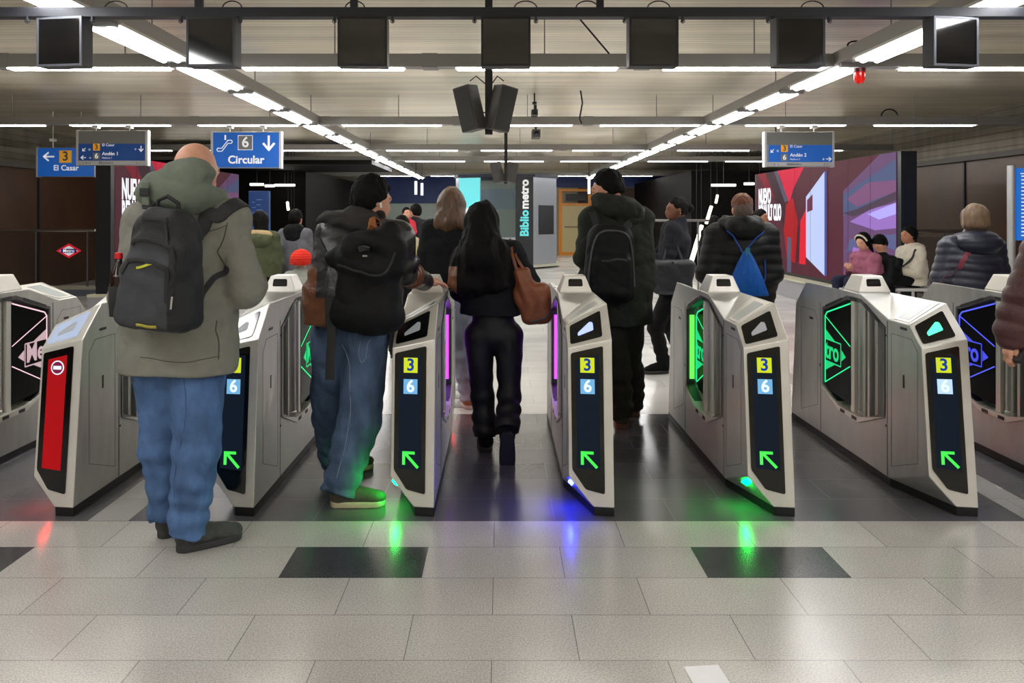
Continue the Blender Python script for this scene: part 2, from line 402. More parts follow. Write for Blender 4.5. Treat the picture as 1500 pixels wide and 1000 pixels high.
# loudspeakers hanging on a post
spk = mat('speaker_grey', (92,90,88), .5, .1, bump=.3, bscale=300)
def speakers(px, py, Y, s, label):
    p = W(px, py, Y)
    r = empty('hanging_loudspeaker', p, label, 'loudspeaker')
    MB().box((-.03*s,-.02,-.4*s),(.03*s,.03,HC-p.z)).obj('post', BLACKP, r)
    for sg, xo, rot in ((-1,-.15,.24),(1,.1,-.2)):
        M = Matrix.Translation((xo*s,-.05,-.18*s)) @ Matrix.Rotation(rot*-sg*sg, 4, 'Y') @ Matrix.Rotation(.35*sg, 4, 'Z')
        M = Matrix.Translation((xo*s,-.05,-.2*s)) @ Matrix.Rotation(-.22*-sg if False else .22*sg, 4, 'Y') @ Matrix.Rotation(.5*sg, 4, 'Z')
        sp = MB().box((-.075*s,-.08*s,-.18*s),(.075*s,.08*s,.18*s), M).obj('speaker_box', spk, r, bev=.01*s)
        MB().box((-.065*s,-.088*s,-.165*s),(.065*s,-.08*s,.165*s), M).obj('grille', mat('speaker_grille', (70,69,68), .6, bump=.5, bscale=500), r)
    MB().tube([(-.15*s,-.05,.02),(-.1*s,-.05,.06*s),(-.02,0,.0)], .005, 6).tube([(.12*s,-.05,.02),(.07*s,-.05,.06*s),(.02,0,.0)], .005, 6).obj('wire', cab, r)
speakers(716, 124, 6.2, 1.0, 'pair of grey column loudspeakers hanging in a V below the middle monitor')
speakers(741, 236, 15.0, 1.1, 'smaller far pair of loudspeakers hanging in front of the library kiosk')

# ------------------------------------------------------------------ blue direction signs
S_BLUE = mat('sign_blue', (20,86,168), .4, emit=(20,90,180), es=.35)
S_BLUE2 = mat('sign_blue_dim', (18,66,132), .4, emit=(18,66,132), es=.2)
S_WH = mat('sign_white', (225,225,225), .5, emit=(225,228,235), es=.4)
S_GR = mat('sign_grey', (120,120,118), .5)
S_OR = mat('sign_orange', (226,160,40), .5, emit=(226,160,40), es=.25)
S_DK = mat('sign_dark_digit', (70,70,70), .5)
def arrow_pts(c, s, d):
    """flat arrow in sign coordinates pointing to unit vector d"""
    dx, dz = d; nx, nz = -dz, dx
    def q(a, b): return (c[0]+(dx*a+nx*b)*s, c[1]+(dz*a+nz*b)*s)
    return [[q(-.5,-.07), q(.36,-.07), q(.36,.07), q(-.5,.07)], [q(.5,0), q(.5-.1,.1), q(.02,.42), q(-.06,.30), q(.3,0)], [q(.5,0), q(.3,0), q(-.06,-.30), q(.02,-.42), q(.4,-.1)]]
def sign(name, px0, px1, py0, py1, Y, label, kind, drop=.1):
    a = W(px0,py1,Y); b = W(px1,py0,Y); w_, h_ = b.x-a.x, b.z-a.z
    r = empty(name, ((a.x+b.x)/2,Y,a.z), label, 'sign')
    MB().box((-w_/2,0,0),(w_/2,.09,h_)).obj('sign_case', mat('sign_case', (150,150,150), .4, .5), r, bev=.004)
    MB().box((-w_/2-.012,-.006,-.006),(-w_/2+.02,.096,h_+.006)).obj('side_frame', mat('sign_frame_alu', (205,205,205), .35, .5), r); MB().box((w_/2-.02,-.006,-.006),(w_/2+.012,.096,h_+.006)).obj('side_frame', mat('sign_frame_alu', (205,205,205), .35, .5), r)
    y = -.003
    def P(u, v): return Vector(((u-.5)*w_, y, v*h_))
    def flat(nm, pts, m, yy=-.004):
        M = MB()
        for poly in pts: M.prism([(q[0],yy,q[1]) for q in poly], (0,.002,0))
        return M.obj(nm, m, r)
    def rect(nm, u0, v0, u1, v1, m, yy=-.003): 
        A, B = P(u0,v0), P(u1,v1); return MB().box((A.x,yy,A.z),(B.x,yy+.003,B.z)).obj(nm, m, r)
    def tx(s, u, v, size, m=S_WH, bold=.0, ax='CENTER', yy=-.006): q = P(u,v); return text('lettering', s, size, m, r, (q.x,yy,q.z), (1,0,0), (0,0,1), .0008, bold, ax)
    def sq(u, v, s, m, ch, mc):
        q = P(u,v); e = MB().box((q.x-s/2,-.005,q.z-s/2),(q.x+s/2,-.002,q.z+s/2)).obj('line_badge', m, r)
        text('digit', ch, s*1.05, mc, e, (q.x,-.007,q.z), (1,0,0), (0,0,1), .0008, s*.02)
    def arr(u, v, s, d): q = P(u,v); flat('arrow', arrow_pts((q.x,q.z), s, d), S_WH, -.006)
    if kind == 'circular':
        rect('face', .025,.02,.98,.98, S_BLUE)
        sq(.49,.70,.20, S_GR, '6', S_WH); q = P(.49,.70)
        M = MB()
        for sg in (-1,1): M.box((q.x+sg*.104-.004,-.006,q.z-.108),(q.x+sg*.104+.004,-.003,q.z+.108)).box((q.x-.108,-.006,q.z+sg*.104-.004),(q.x+.108,-.003,q.z+sg*.104+.004))
        M.obj('badge_border', S_WH, r)
        arr(.83,.68,.23,(0,-1)); tx('Circular', .5,.22,.16, bold=.004)
        q = P(.19,.68); M = MB()   # escalator pictogram
        for dz in (0,-.045): M.tube([(q.x-.10,-.006,q.z-.07+dz),(q.x-.04,-.006,q.z-.07+dz),(q.x+.05,-.006,q.z+.045+dz),(q.x+.1,-.006,q.z+.045+dz)], .007, 5)
        M.tube([(q.x-.10,-.006,q.z-.07),(q.x-.115,-.006,q.z-.092),(q.x-.10,-.006,q.z-.115)], .007, 5).tube([(q.x+.10,-.006,q.z+.045),(q.x+.115,-.006,q.z+.022),(q.x+.10,-.006,q.z)], .007, 5)
        M.tube([(q.x+.01,-.006,q.z+.12),(q.x+.01,-.006,q.z+.05)], .012, 6)
        M.obj('escalator_pictogram', S_WH, r)
    elif kind == 'casar':
        rect('face', .02,.02,.985,.98, S_BLUE)
        arr(.2,.69,.2,(-1,0)); sq(.49,.69,.21, S_OR, '3', S_DK); tx('El Casar', .5,.3,.13, bold=.002)
    else:
        rect('face_top', .02,.62,.98,.99, S_GR)
        rect('face', .05 if kind == 'double_r' else .02,.135,.98,.62, S_BLUE if kind == 'double_r' else S_BLUE2)
        rect('notice_strip', .02,.01,.98,.13, mat('strip_grey', (185,188,190), .5))
        sq(.28,.52,.1, S_OR, '3', S_DK); sq(.28,.26,.1, S_GR, '6', S_WH)
        tx('El Casar', .36,.58,.055, ax='LEFT'); 
        tx('And\u00e9n %s' % ('2' if kind == 'double_r' else '1'), .36,.33,.07, ax='LEFT', bold=.001); tx('Platform 2' if kind == 'double_r' else 'Platform 1', .36,.21,.035, ax='LEFT')
        arr(.1,.45,.07,(-.7,-.7)); tx('\u267f' if False else 'o', .18,.46,.06)
        if kind == 'double_r': arr(.93,.22,.08,(1,0)); tx('o', .85,.22,.05)
        else: arr(.92,.47,.09,(0,-1)); arr(.09,.22,.08,(-1,0)); tx('o', .84,.47,.05); tx('o',.19,.22,.05)
        tx('Bibliometro', .42,.07,.045, mat('strip_text', (60,60,70), .5)); tx('i  w  o', .14,.07,.045, MATS['strip_text']); tx('o  i', .88,.07,.045, MATS['strip_text'])
    hang = MB()
    for u in (.25, .73):
        q = P(u,1); hang.tube([(q.x,.045,h_),(q.x,.045,(HC if kind == 'casar' else ZL+.01)-a.z)], .008, 6)
    hang.obj('hanger', mat('hanger_white', (220,220,218), .5), r)
    clamp = MB()
    for u in (.25,.73): q = P(u,1); clamp.box((q.x-.04,.0,ZL-a.z-.06),(q.x+.04,.09,ZL-a.z-.015))
    clamp.obj('clamp', MATS['hanger_white'], r)
YS = 11.22
sign('direction_sign', 310,411,193,246, YS, 'blue hanging sign reading Circular with grey 6 and down arrow', 'circular')
sign('direction_sign', 113,215,191,242, YS, 'two line blue and grey hanging sign for El Casar overlapping another sign at left', 'double')
sign('direction_sign', 1121,1221,193,244, YS, 'two line hanging sign with El Casar and platform 2 in front of the right screen', 'double_r')
sign('direction_sign', 54,140,216,259, 13.2, 'plain blue sign with left arrow and orange 3 at far left', 'casar')

# ------------------------------------------------------------------ big advertising screens
def ad_screen(side, label):
    X = -5.75 if side == 'left' else 5.6
    near, far, z0, z1 = (11.5 if side == 'left' else 10.9), 16.9, .42, 2.42
    L_ = far-near
    sg = 1 if side == 'left' else -1     # facing direction in x
    r = empty('advertising_screen', (X,(near+far)/2,0), label, 'screen')
    def Q(u, z, d=.0):
        y = near+u*L_ if side == 'left' else far-u*L_
        return Vector((sg*d, y-(near+far)/2, z))
    xx = (-.22*sg, 0)
    MB().box((min(xx),near-.12-(near+far)/2,z0-.06),(max(xx),far-(near+far)/2+.06,z1+.0)).obj('casing', mat('screen_casing', (14,15,20), .4), r)
    MB().box((min(-.3*sg,.25*sg),near-.2-(near+far)/2,0),(max(-.3*sg,.25*sg),far-(near+far)/2,z0-.1)).obj('plinth', mat('screen_plinth', (150,150,155), .35), r)
    MB().box((min(-.3*sg,.28*sg),near-.22-(near+far)/2,z0-.1),(max(-.3*sg,.28*sg),far-(near+far)/2,z0-.06)).obj('plinth_ledge', mat('ledge_cream', (190,190,165), .5), r)
    E = 1.0 if side == 'right' else .7
    def em(nm, c, s=1.0): return glow(nm+'_'+side, c, s*E)
    def shape(nm, pts, m, d): MB().prism([Q(u,z,d) for u,z in pts], (sg*.002,0,0)).obj(nm, m, r)
    Z = lambda t: z0+(z1-z0)*t
    shape('picture_base', [(0,Z(0)),(1,Z(0)),(1,Z(1)),(0,Z(1))], em('ad_maroon', (84,34,48)), .002)
    shape('picture_dark', [(.12,Z(1)),(.2,Z(1)),(.46,Z(.30)),(.40,Z(.12)),(.33,Z(.25))], em('ad_dark', (58,30,40)), .004)
    shape('picture_red', [(.02,Z(1)),(.1,Z(1)),(.2,Z(.72)),(.12,Z(.80))], em('ad_red1', (130,20,40)), .006)
    shape('picture_red', [(.22,Z(1)),(.45,Z(1)),(.36,Z(.8)),(.33,Z(.66)),(.3,Z(.72)),(.27,Z(.86))], em('ad_red2', (215,20,62)), .006)
    shape('picture_red', [(.30,Z(.66)),(.36,Z(.72)),(.40,Z(.5)),(.38,Z(.10)),(.31,Z(.12)),(.28,Z(.4))], em('ad_red3', (172,16,26)), .007)
    shape('picture_red', [(.42,Z(.5)),(.47,Z(.62)),(.46,Z(.1)),(.41,Z(.1))], em('ad_red4', (225,24,46)), .007)
    shape('picture_stripe', [(.19,Z(1)),(.22,Z(1)),(.32,Z(.70)),(.29,Z(.68))], em('ad_grey', (84,80,100)), .008)
    shape('picture_stripe', [(.31,Z(0)),(.345,Z(0)),(.345,Z(.34)),(.31,Z(.34))], em('ad_grey2', (92,84,110)), .008)
    shape('picture_panel', [(.465,Z(.17)),(.60,Z(.03)),(.60,Z(.93)),(.465,Z(.72))], em('ad_pale', (186,200,240), 1.1), .009)
    shape('picture_panel_mark', [(.475,Z(.58)),(.515,Z(.6)),(.515,Z(.74)),(.475,Z(.69))], em('ad_mark', (110,40,70)), .012)
    shape('picture_panel_edge', [(.60,Z(.03)),(.615,Z(.03)),(.615,Z(.93)),(.60,Z(.93))], em('ad_blue', (70,84,150)), .012)
    shape('picture_violet', [(.72,Z(0)),(1,Z(0)),(1,Z(1)),(.92,Z(1)),(.72,Z(.75))], em('ad_violet', (104,72,112)), .006)
    shape('picture_blue', [(.72,Z(.55)),(.72,Z(.72)),(1,Z(.95)),(1,Z(.72))], em('ad_bluegrey', (78,88,126)), .008)
    shape('picture_rose', [(.74,Z(.68)),(.86,Z(.80)),(1,Z(.80)),(1,Z(.72)),(.80,Z(.62))], em('ad_rose', (126,80,122)), .009)
    shape('picture_shadow', [(.72,Z(.57)),(.8,Z(.60)),(1,Z(.72)),(1,Z(.66)),(.78,Z(.54))], em('ad_shadow', (76,58,78)), .010)
    shape('picture_lilac', [(.76,Z(.5)),(.88,Z(.6)),(1,Z(.64)),(1,Z(.46)),(.9,Z(.44))], em('ad_lilac', (150,110,190), 1.1), .010)
    shape('picture_lilac', [(.86,Z(.56)),(1,Z(.64)),(1,Z(.56)),(.92,Z(.52))], em('ad_lilac2', (170,160,236), 1.2), .012)
    shape('picture_blue', [(.74,Z(.25)),(.88,Z(.36)),(1,Z(.30)),(1,Z(.42)),(.76,Z(.36))], em('ad_steel', (92,96,140)), .009)
    shape('picture_lilac', [(.74,Z(.02)),(.86,Z(.02)),(.88,Z(.28)),(.78,Z(.30))], em('ad_lilac3', (160,110,190), 1.1), .010)
    wt = em('ad_white', (245,248,255), 1.6)
    R = (0,1,0) if side == 'left' else (0,-1,0)
    def tx(s, u, z, size, xs, bold): q = Q(u,z,.013); text('headline', s, size, wt, r, q, R, (0,0,1), .001, bold, 'LEFT', xs)
    tx('NUEVO', .035, Z(.745), .44, .50, .016); tx('RENAULT CLIO', .035, Z(.575), .44, .44, .016)
    tx('EXPERIENCIA E-TECH', .06, Z(.33), .17, .68, .007); tx('H\u00cdBRIDO', .085, Z(.255), .13, .6, .006)
    # thin dark joints between the LED modules
    M = MB()
    for i in range(1, 8): M.prism([Q(i/8-.0008,z0,.0135),Q(i/8+.0008,z0,.0135),Q(i/8+.0008,z1,.0135),Q(i/8-.0008,z1,.0135)], (sg*.0006,0,0))
    M.obj('module_joint', em('ad_joint', (40,26,40), .6), r)
ad_screen('right', 'large glowing red and violet car advertisement screen on the right')
ad_screen('left', 'large car advertisement screen on the left behind the green parka man')

# ------------------------------------------------------------------ railings
glassm = mat('rail_glass', (60,55,52), .08, alpha=.18)
r = empty('glass_railing', (-8.2,14.7,0), 'steel and glass railing with a red metro diamond at far left', 'railing')
MB().box((-1.35,-.1,0),(.52,.15,.17)).obj('curb', mat('curb_cream', (190,185,170), .5), r)
MB().box((-1.35,-.13,.0),(.54,-.1,.12)).obj('curb_face', mat('curb_blue_grey', (105,112,130), .4), r)
MB().tube([(-1.35,0,1.235),(.48,0,1.235)], .03, 10).obj('handrail', CHROME, r, smooth=True)
for x in (-.65,.33,.5): MB().tube([(x,0,.17),(x,0,1.22)], .02, 8).obj('post', STEEL_D, r, smooth=True)
MB().box((-1.35,-.006,.2),(.48,.006,1.2)).obj('glass_pane', glassm, r)
def metro_diamond(parent, c, s, R, U, off, mr, mbx, mtx, txt='Metro'):
    R, U = Vector(R), Vector(U); Nn = R.cross(U); c = Vector(c)
    MB().prism([c-R*s, c-U*s*.58, c+R*s, c+U*s*.58], Nn*off).obj('diamond', mr, parent)
    d = Nn*(off+.001)
    MB().prism([c-R*s*.72+d, c-U*s*.40+d, c+R*s*.72+d, c+U*s*.40+d], Nn*.001).obj('diamond_inner', mtx, parent)
    d = Nn*(off+.003)
    MB().prism([c-R*s*.62-U*s*.16+d, c+R*s*.62-U*s*.16+d, c+R*s*.62+U*s*.16+d, c-R*s*.62+U*s*.16+d], Nn*.001).obj('name_bar', mbx, parent)
    text('name_lettering', txt, s*.36, mtx, parent, c+Nn*(off+.006), R, U, .0008, s*.008)
metro_diamond(r, (-.01,-.02,.85), .24, (1,0,0), (0,0,1), .006, mat('metro_red', (205,30,50), .4, emit=(205,30,50), es=.6), mat('metro_blue', (30,50,140), .4, emit=(30,50,140), es=.2), mat('metro_white', (230,230,235), .4, emit=(230,230,235), es=.5))
r = empty('glass_railing', (7.2,13.4,0), 'steel handrail on posts behind the people seated at right', 'railing')
MB().tube([(-1.1,0,1.25),(2.3,0,1.25)], .03, 10).obj('handrail', CHROME, r, smooth=True)
for x in (-.78,-.1,.55,1.6): MB().tube([(x,0,0),(x,0,1.23)], .045, 8).obj('post', mat('post_grey', (110,108,108), .4, .5), r, smooth=True)
MB().box((-1.0,-.006,.1),(2.3,.006,1.15)).obj('glass_pane', glassm, r)
r = empty('glass_railing', (4.6,15.6,0), 'low steel railing behind the woman in profile', 'railing')
p0 = W(948,322,15.6); 
MB().tube([(-1.65,0,1.42),(-.2,0,1.42)], .025, 8).obj('handrail', mat('rail_dull', (120,118,116), .4, .6), r, smooth=True)
for x in (-1.65,-1.2,-.6): MB().tube([(x,0,0),(x,0,1.42)], .018, 8).obj('post', MATS['rail_dull'], r, smooth=True)

# timetable panel at the right edge, blue totem at left
r = empty('timetable_panel', (5.98,9.0,0), 'blue timetable panel with rows of white text at the right edge', 'information panel')
MB().tube([(-.02,0,0),(-.02,0,2.1)], .045, 10).obj('post', mat('pole_alu', (185,186,188), .35, .6), r, smooth=True)
MB().box((.02,-.04,1.23),(.85,.04,2.07)).obj('panel', mat('panel_blue', (30,100,185), .4, emit=(30,100,190), es=.6), r)
M = MB()
for i in range(17):
    for j in range(6):
        M.box((.07+j*.12,-.044,1.28+i*.043),(.07+j*.12+random.uniform(.03,.08),-.041,1.295+i*.043))
M.box((.06,-.044,2.0),(.6,-.041,2.012))
M.obj('printed_rows', mat('panel_text', (200,220,240), .5, emit=(210,225,245), es=.6), r)
r = empty('information_totem', (-5.2,16.6,0), 'tall dark blue route map totem behind the olive coat woman', 'information panel')
MB().box((-.22,0,0),(.22,.12,2.05)).obj('body', mat('totem_blue', (24,52,96), .4, emit=(22,52,104), es=.25), r, bev=.01)
M = MB()
for i in range(22): M.box((-.15+.1*(i % 2),-.003,.7+i*.055),(-.15+.1*(i % 2)+random.uniform(.05,.15),0,.712+i*.055))
M.obj('printed_rows', mat('totem_text', (110,140,180), .5), r)

# ------------------------------------------------------------------ library kiosk
r = empty('library_kiosk', (.35,22.3,0), 'grey and black octagonal library kiosk with vertical Bibliometro lettering', 'kiosk')
kx = lambda px, Y: (px-HX)*Y/FOC-.35
kg = mat('kiosk_silver', (170,174,182), .35, .3)
kb = mat('kiosk_black', (26,28,36), .35)
ZK = 2.62
A = (kx(755,22), -.4); B = (kx(781,22), -.4); C = (kx(815,22.8), .5); D = (kx(815,22.8), 2.6); E_ = (kx(668,22), 2.6); F_ = (kx(666,22), .3); G = (kx(672,22), -.1)
def vwall(nm, p, q, z0, z1, m, t=.05):
    p, q = Vector((p[0],p[1],0)), Vector((q[0],q[1],0)); n = Vector((-(q-p).y,(q-p).x,0)).normalized()*t
    return MB().prism([p+Vector((0,0,z0)), q+Vector((0,0,z0)), q+Vector((0,0,z1)), p+Vector((0,0,z1))], n).obj(nm, m, r)
vwall('black_panel', A, B, 0, ZK, kb)
vwall('silver_panel', B, C, .1, ZK, kg); vwall('side_panel', C, D, .1, ZK, kg); vwall('rear_panel', D, E_, 0, ZK, kg)
vwall('corner_post', F_, G, 0, ZK, kg)
H_ = (kx(703,22),-.38)
vwall('teal_banner', G, H_, 1.3, 2.6, mat('teal_banner', (90,190,195), .4, emit=(100,205,210), es=.75))
text('banner_lettering', 'o', .9, S_WH, r, (H_[0]-.22,-.42,1.62), (1,-.2,0), (0,0,1), .001, .02)
vwall('glass_wall', H_, A, .9, ZK-.1, mat('kiosk_glass', (120,135,125), .1, alpha=.35)); vwall('lower_panel', G, A, 0, .9, kg)
MB().box((H_[0],.3,1.7),(A[0],.34,2.3)).obj('poster', mat('poster_blue', (40,70,120), .4, emit=(30,60,120), es=.3), r)
MB().prism([(A[0]-.05,A[1]-.06,ZK),(B[0]+.05,B[1]-.06,ZK),(C[0]+.06,C[1],ZK),(D[0]+.06,D[1],ZK),(E_[0]-.06,E_[1],ZK),(F_[0]-.06,F_[1],ZK),(G[0]-.03,G[1]-.06,ZK),(H_[0],H_[1]-.06,ZK)], (0,0,.08)).obj('roof', mat('kiosk_roof', (40,44,60), .5), r)
MB().prism([(B[0],B[1]-.08,.05),(C[0]+.1,C[1],.05),(D[0]+.1,D[1],.05),(B[0],D[1],.05)], (0,0,.07)).obj('base_ledge', mat('kiosk_ledge', (200,200,180), .4), r)
d = (Vector((C[0],C[1],0))-Vector((B[0],B[1],0))); n = Vector((d.y,-d.x,0)).normalized()
p = Vector((B[0],B[1],0))+d*.22; q = Vector((B[0],B[1],0))+d*.86
MB().prism([p+Vector((0,0,.98))+n*.0, q+Vector((0,0,.98)), q+Vector((0,0,1.82)), p+Vector((0,0,1.82))], n*.02).obj('ventilation_grille', mat('grille_dark', (40,42,46), .5, bump=.6, bscale=200), r)
cx = (A[0]+B[0])/2+.01
t1 = text('name_lettering', 'Biblio', .33, mat('teal_letters', (90,200,205), .4, emit=(90,200,205), es=.5), r, (cx,A[1]-.02,.93), (0,0,1), (-1,0,0), .002, .012, 'LEFT')
bw = max(v.co.z for v in t1.data.vertices)
text('name_lettering', 'metro', .33, S_WH, r, (cx,A[1]-.02,bw+.03), (0,0,1), (-1,0,0), .002, .012, 'LEFT')

# orange door at the far wall
r = empty('door_1', ((842-HX)*29.8/FOC,29.8,0), kind='structure')
og = mat('orange_frame', (222,140,30), .4)
M = MB(); M.box((-.63,-.1,0),(-.5,.05,2.55)).box((.5,-.1,0),(.63,.05,2.55)).box((-.5,-.1,2.45),(.5,.05,2.55)).box((-.5,-.1,1.9),(.5,.05,2.0)).box((-.5,-.1,0),(.5,.05,.12)).obj('door_frame', og, r)
M = MB().box((-.5,-.06,.12),(.5,-.04,1.9)).obj('door_glass', mat('door_glass', (196,180,130), .3), r)
MB().box((-.35,-.12,2.1),(.4,-.06,2.36)).obj('door_plate', BLACKP, r)
MB().tube([(-.4,-.12,1.1),(.38,-.12,1.1)], .02, 6).box((.1,-.13,.78),(.38,-.1,.82)).obj('door_handle', CHROME, r)

# white sign plates, made to glow, near the far end and escalator lights in the stair halls
for i, (px, py, Y, h, lab) in enumerate(((609,275,24,.42,'left of the two white hanging sign plates over the far concourse'),(618,277,25,.4,'right of the two white hanging sign plates over the far concourse'),(863,272,24,.5,'white hanging sign plate right of the library kiosk'))):
    p = W(px,py,Y); r = empty('hanging_sign_plate', p, lab, 'lamp')
    MB().box((-.04,0,-h/2),(.04,.06,h/2)).obj('lamp_tube', glow('lamp_white', (225,235,250), 1.6), r)  # hanging sign plate modelled with an added lamp-like glow
    MB().tube([(0,.03,h/2),(0,.03,HC-p.z)], .008, 6).obj('rod', DARKM, r)
esc = glow('escalator_light', (250,250,215), 4)
for pts, lab in ((((421,296,20.0),(426,312,19.6),(430,340,19.2)), 'left'), (((1051,286,20.5),(1042,302,20.2),(1028,330,19.8),(1021,355,19.4)), 'right')):
    for i in range(len(pts)):
        a = W(*pts[i]); L_ = .2 if i == 0 else .45
        if lab == 'left': b = a+Vector((.09 if i else .05,-.1,-L_))
        else: b = a+Vector((-.16 if i else -.07,-.1,-L_))
        M = empty('escalator_light', a); MB().tube([Vector((0,0,0)),b-a], .035+.02*i/3, 8).obj('light_tube', esc, M, smooth=True)
        MB().tube([(0,.05,-.02),(0,.05,HC-a.z)], .006, 5).obj('rod', DARKM, M)
        tag(M, '%s glowing tube light along the escalator in the dark %s hall' % (['topmost','second highest','third highest','lowest'][i], lab), 'light', 'escalator lights in the %s hall' % lab)
# distant short tubes over the dark halls
for px0,px1,py,Y,lab in ((366,385,270,20,'leftmost'),(388,401,272,20,'second from left'),(402,431,271,20.5,'third from left'),(1043,1078,271,20,'fourth from left'),(1091,1105,269,20,'second from right'),(1108,1119,267,20,'rightmost')):
    a = W(px0,py,Y); b = W(px1,py,Y)
    M = empty('hall_light', a); MB().box((0,0,-.03),(b.x-a.x,.08,.03)).obj('light_tube', glow('hall_tube', (250,248,235), 5), M); MB().tube([((b.x-a.x)/2,.04,.03),((b.x-a.x)/2,.04,HC-a.z)], .01, 5).obj('rod', DARKM, M)
    tag(M, '%s of the short tube lights over the dark stair halls' % lab, 'ceiling light', 'short tubes over the stair halls')
o = MB().box((-.1,0,0),(.02,.16,.0015), Matrix.Rotation(.1,4,'Z')).obj('paper_scrap', mat('paper', (230,230,232), .8), loc=(.73,2.44,.001))
tag(o, 'white paper scrap on the floor at the bottom edge', 'paper')
# ------------------------------------------------------------------ ticket gates
GW = .113; GL = .95; YC = 4.83
def rot(p): return Vector((-p[0], -p[1], p[2]))
vi = Vector((GW,-GL,.045)); vj = Vector((0.01,-.936,.045)); vh = Vector((GW,-.86,.88)); vg = Vector((GW,-.67,1.045))
vb = Vector((-GW,-.9044,.19)); vc = Vector((-GW,-.835,.83)); vd = Vector((-GW,-.7164,.933)); ve = Vector((-GW,-.50,.933)); vf = Vector((-GW,-.16,1.042)); vR = Vector((GW,-.08,1.045)); va = Vector((-GW,-.51,.045))
OPEN = [(-.46,.885),(-.17,1.008),(.02,1.012),(.385,.90),(.385,.375),(.12,.272),(-.15,.265),(-.46,.375)]
def gate_body():
    V = [vb,vj,vi,vh,vc,vg,vd,vR,ve,vf,va]; V = V+[rot(p) for p in V]
    ix = {id_: i for i, id_ in enumerate(['b','j','i','h','c','g','d','R','e','f','a']+[x+"'" for x in ['b','j','i','h','c','g','d','R','e','f','a']])}
    F = []
    for t in ('', "'"):
        u = "'" if t == '' else ''
        q = lambda s_: [ix[c[0]+(t if len(c) == 1 else u)] for c in s_]
        F += [q(['b','j','i','h','c']), q(['c','h','g','d']), q(['d','g','R','e']), q(['e','R','f']), q(['a','j','b'])]
        F += [q(['a','b','c','d','e','f','R~','g~','h~','i~'])]
    F += [[ix[k] for k in ("f","R","f'","R'")], [ix[k] for k in ("a","i'","j'","a'","i","j")]]
    me = bpy.data.meshes.new('gate_body'); me.from_pydata([tuple(v) for v in V], [], F)
    bm = bmesh.new(); bm.from_mesh(me); bmesh.ops.triangulate(bm, faces=[f for f in bm.faces if len(f.verts) == 4])
    bmesh.ops.recalc_face_normals(bm, faces=bm.faces); bm.to_mesh(me); bm.free()
    o = link('body', me, STEEL)
    for sgn in (-1, 1):
        c = MB().prism([(sgn*.028,y,z) for y, z in OPEN], (sgn*.2,0,0)).obj('cut', STEEL)
        m = o.modifiers.new('b', 'BOOLEAN'); m.operation = 'DIFFERENCE'; m.object = c; m.solver = 'EXACT'
        bake(o); bpy.data.objects.remove(c)
    b = o.modifiers.new('bevel', 'BEVEL'); b.width = .005; b.segments = 2; b.limit_method = 'ANGLE'; b.angle_limit = math.radians(20); bake(o)
    o.data.materials.append(STEEL_L)
    for p in o.data.polygons:
        if abs(p.normal.y) > .45 and abs(p.center.y) > .6: p.material_index = 1  # lighter steel on the end faces paints in the light falling on them
    return o
def quad_uv(P00, P10, P11, P01):
    n = (P10-P00).cross(P01-P00).normalized()
    def f(u, v, off=0): return P00*(1-u)*(1-v)+P10*u*(1-v)+P11*u*v+P01*(1-u)*v+n*off
    return f, n
def rounded(pts, r=.012, k=4):
    out = []; n = len(pts)
    for i in range(n):
        p, a, b = pts[i], pts[i-1], pts[(i+1) % n]
        ra = min(r, (a-p).length*.4); rb = min(r, (b-p).length*.4)
        A = p+(a-p).normalized()*ra; B = p+(b-p).normalized()*rb
        for j in range(k+1):
            t = j/k; out.append(A*(1-t)**2+p*2*t*(1-t)+B*t*t)
    return out
def Fp(x, z, off=0):   # the front plane of the gate
    return Vector((x, -GL+.1078*(z-.045)+.03*(GW-x)/(2*GW)-off, z))
dist_n = Vector((-.13,-1,.108)).normalized()
YEL = glow('badge_yellow', (214,228,40), .95, (60,60,10)); LBL = glow('badge_light_blue', (120,185,232), .95, (20,40,60)); WBL = glow('badge_white_blue', (190,222,250), 1.1, (20,40,60))
DBLUE = glow('digit_blue', (20,70,170), .8); DWHT = glow('digit_white', (225,240,255), 1.2); AGRN = glow('arrow_green', (70,240,80), 1.3)
SCR = glow('display_standby', (22,34,50), .6); REDP = glow('display_red', (168,10,18), 1.0)
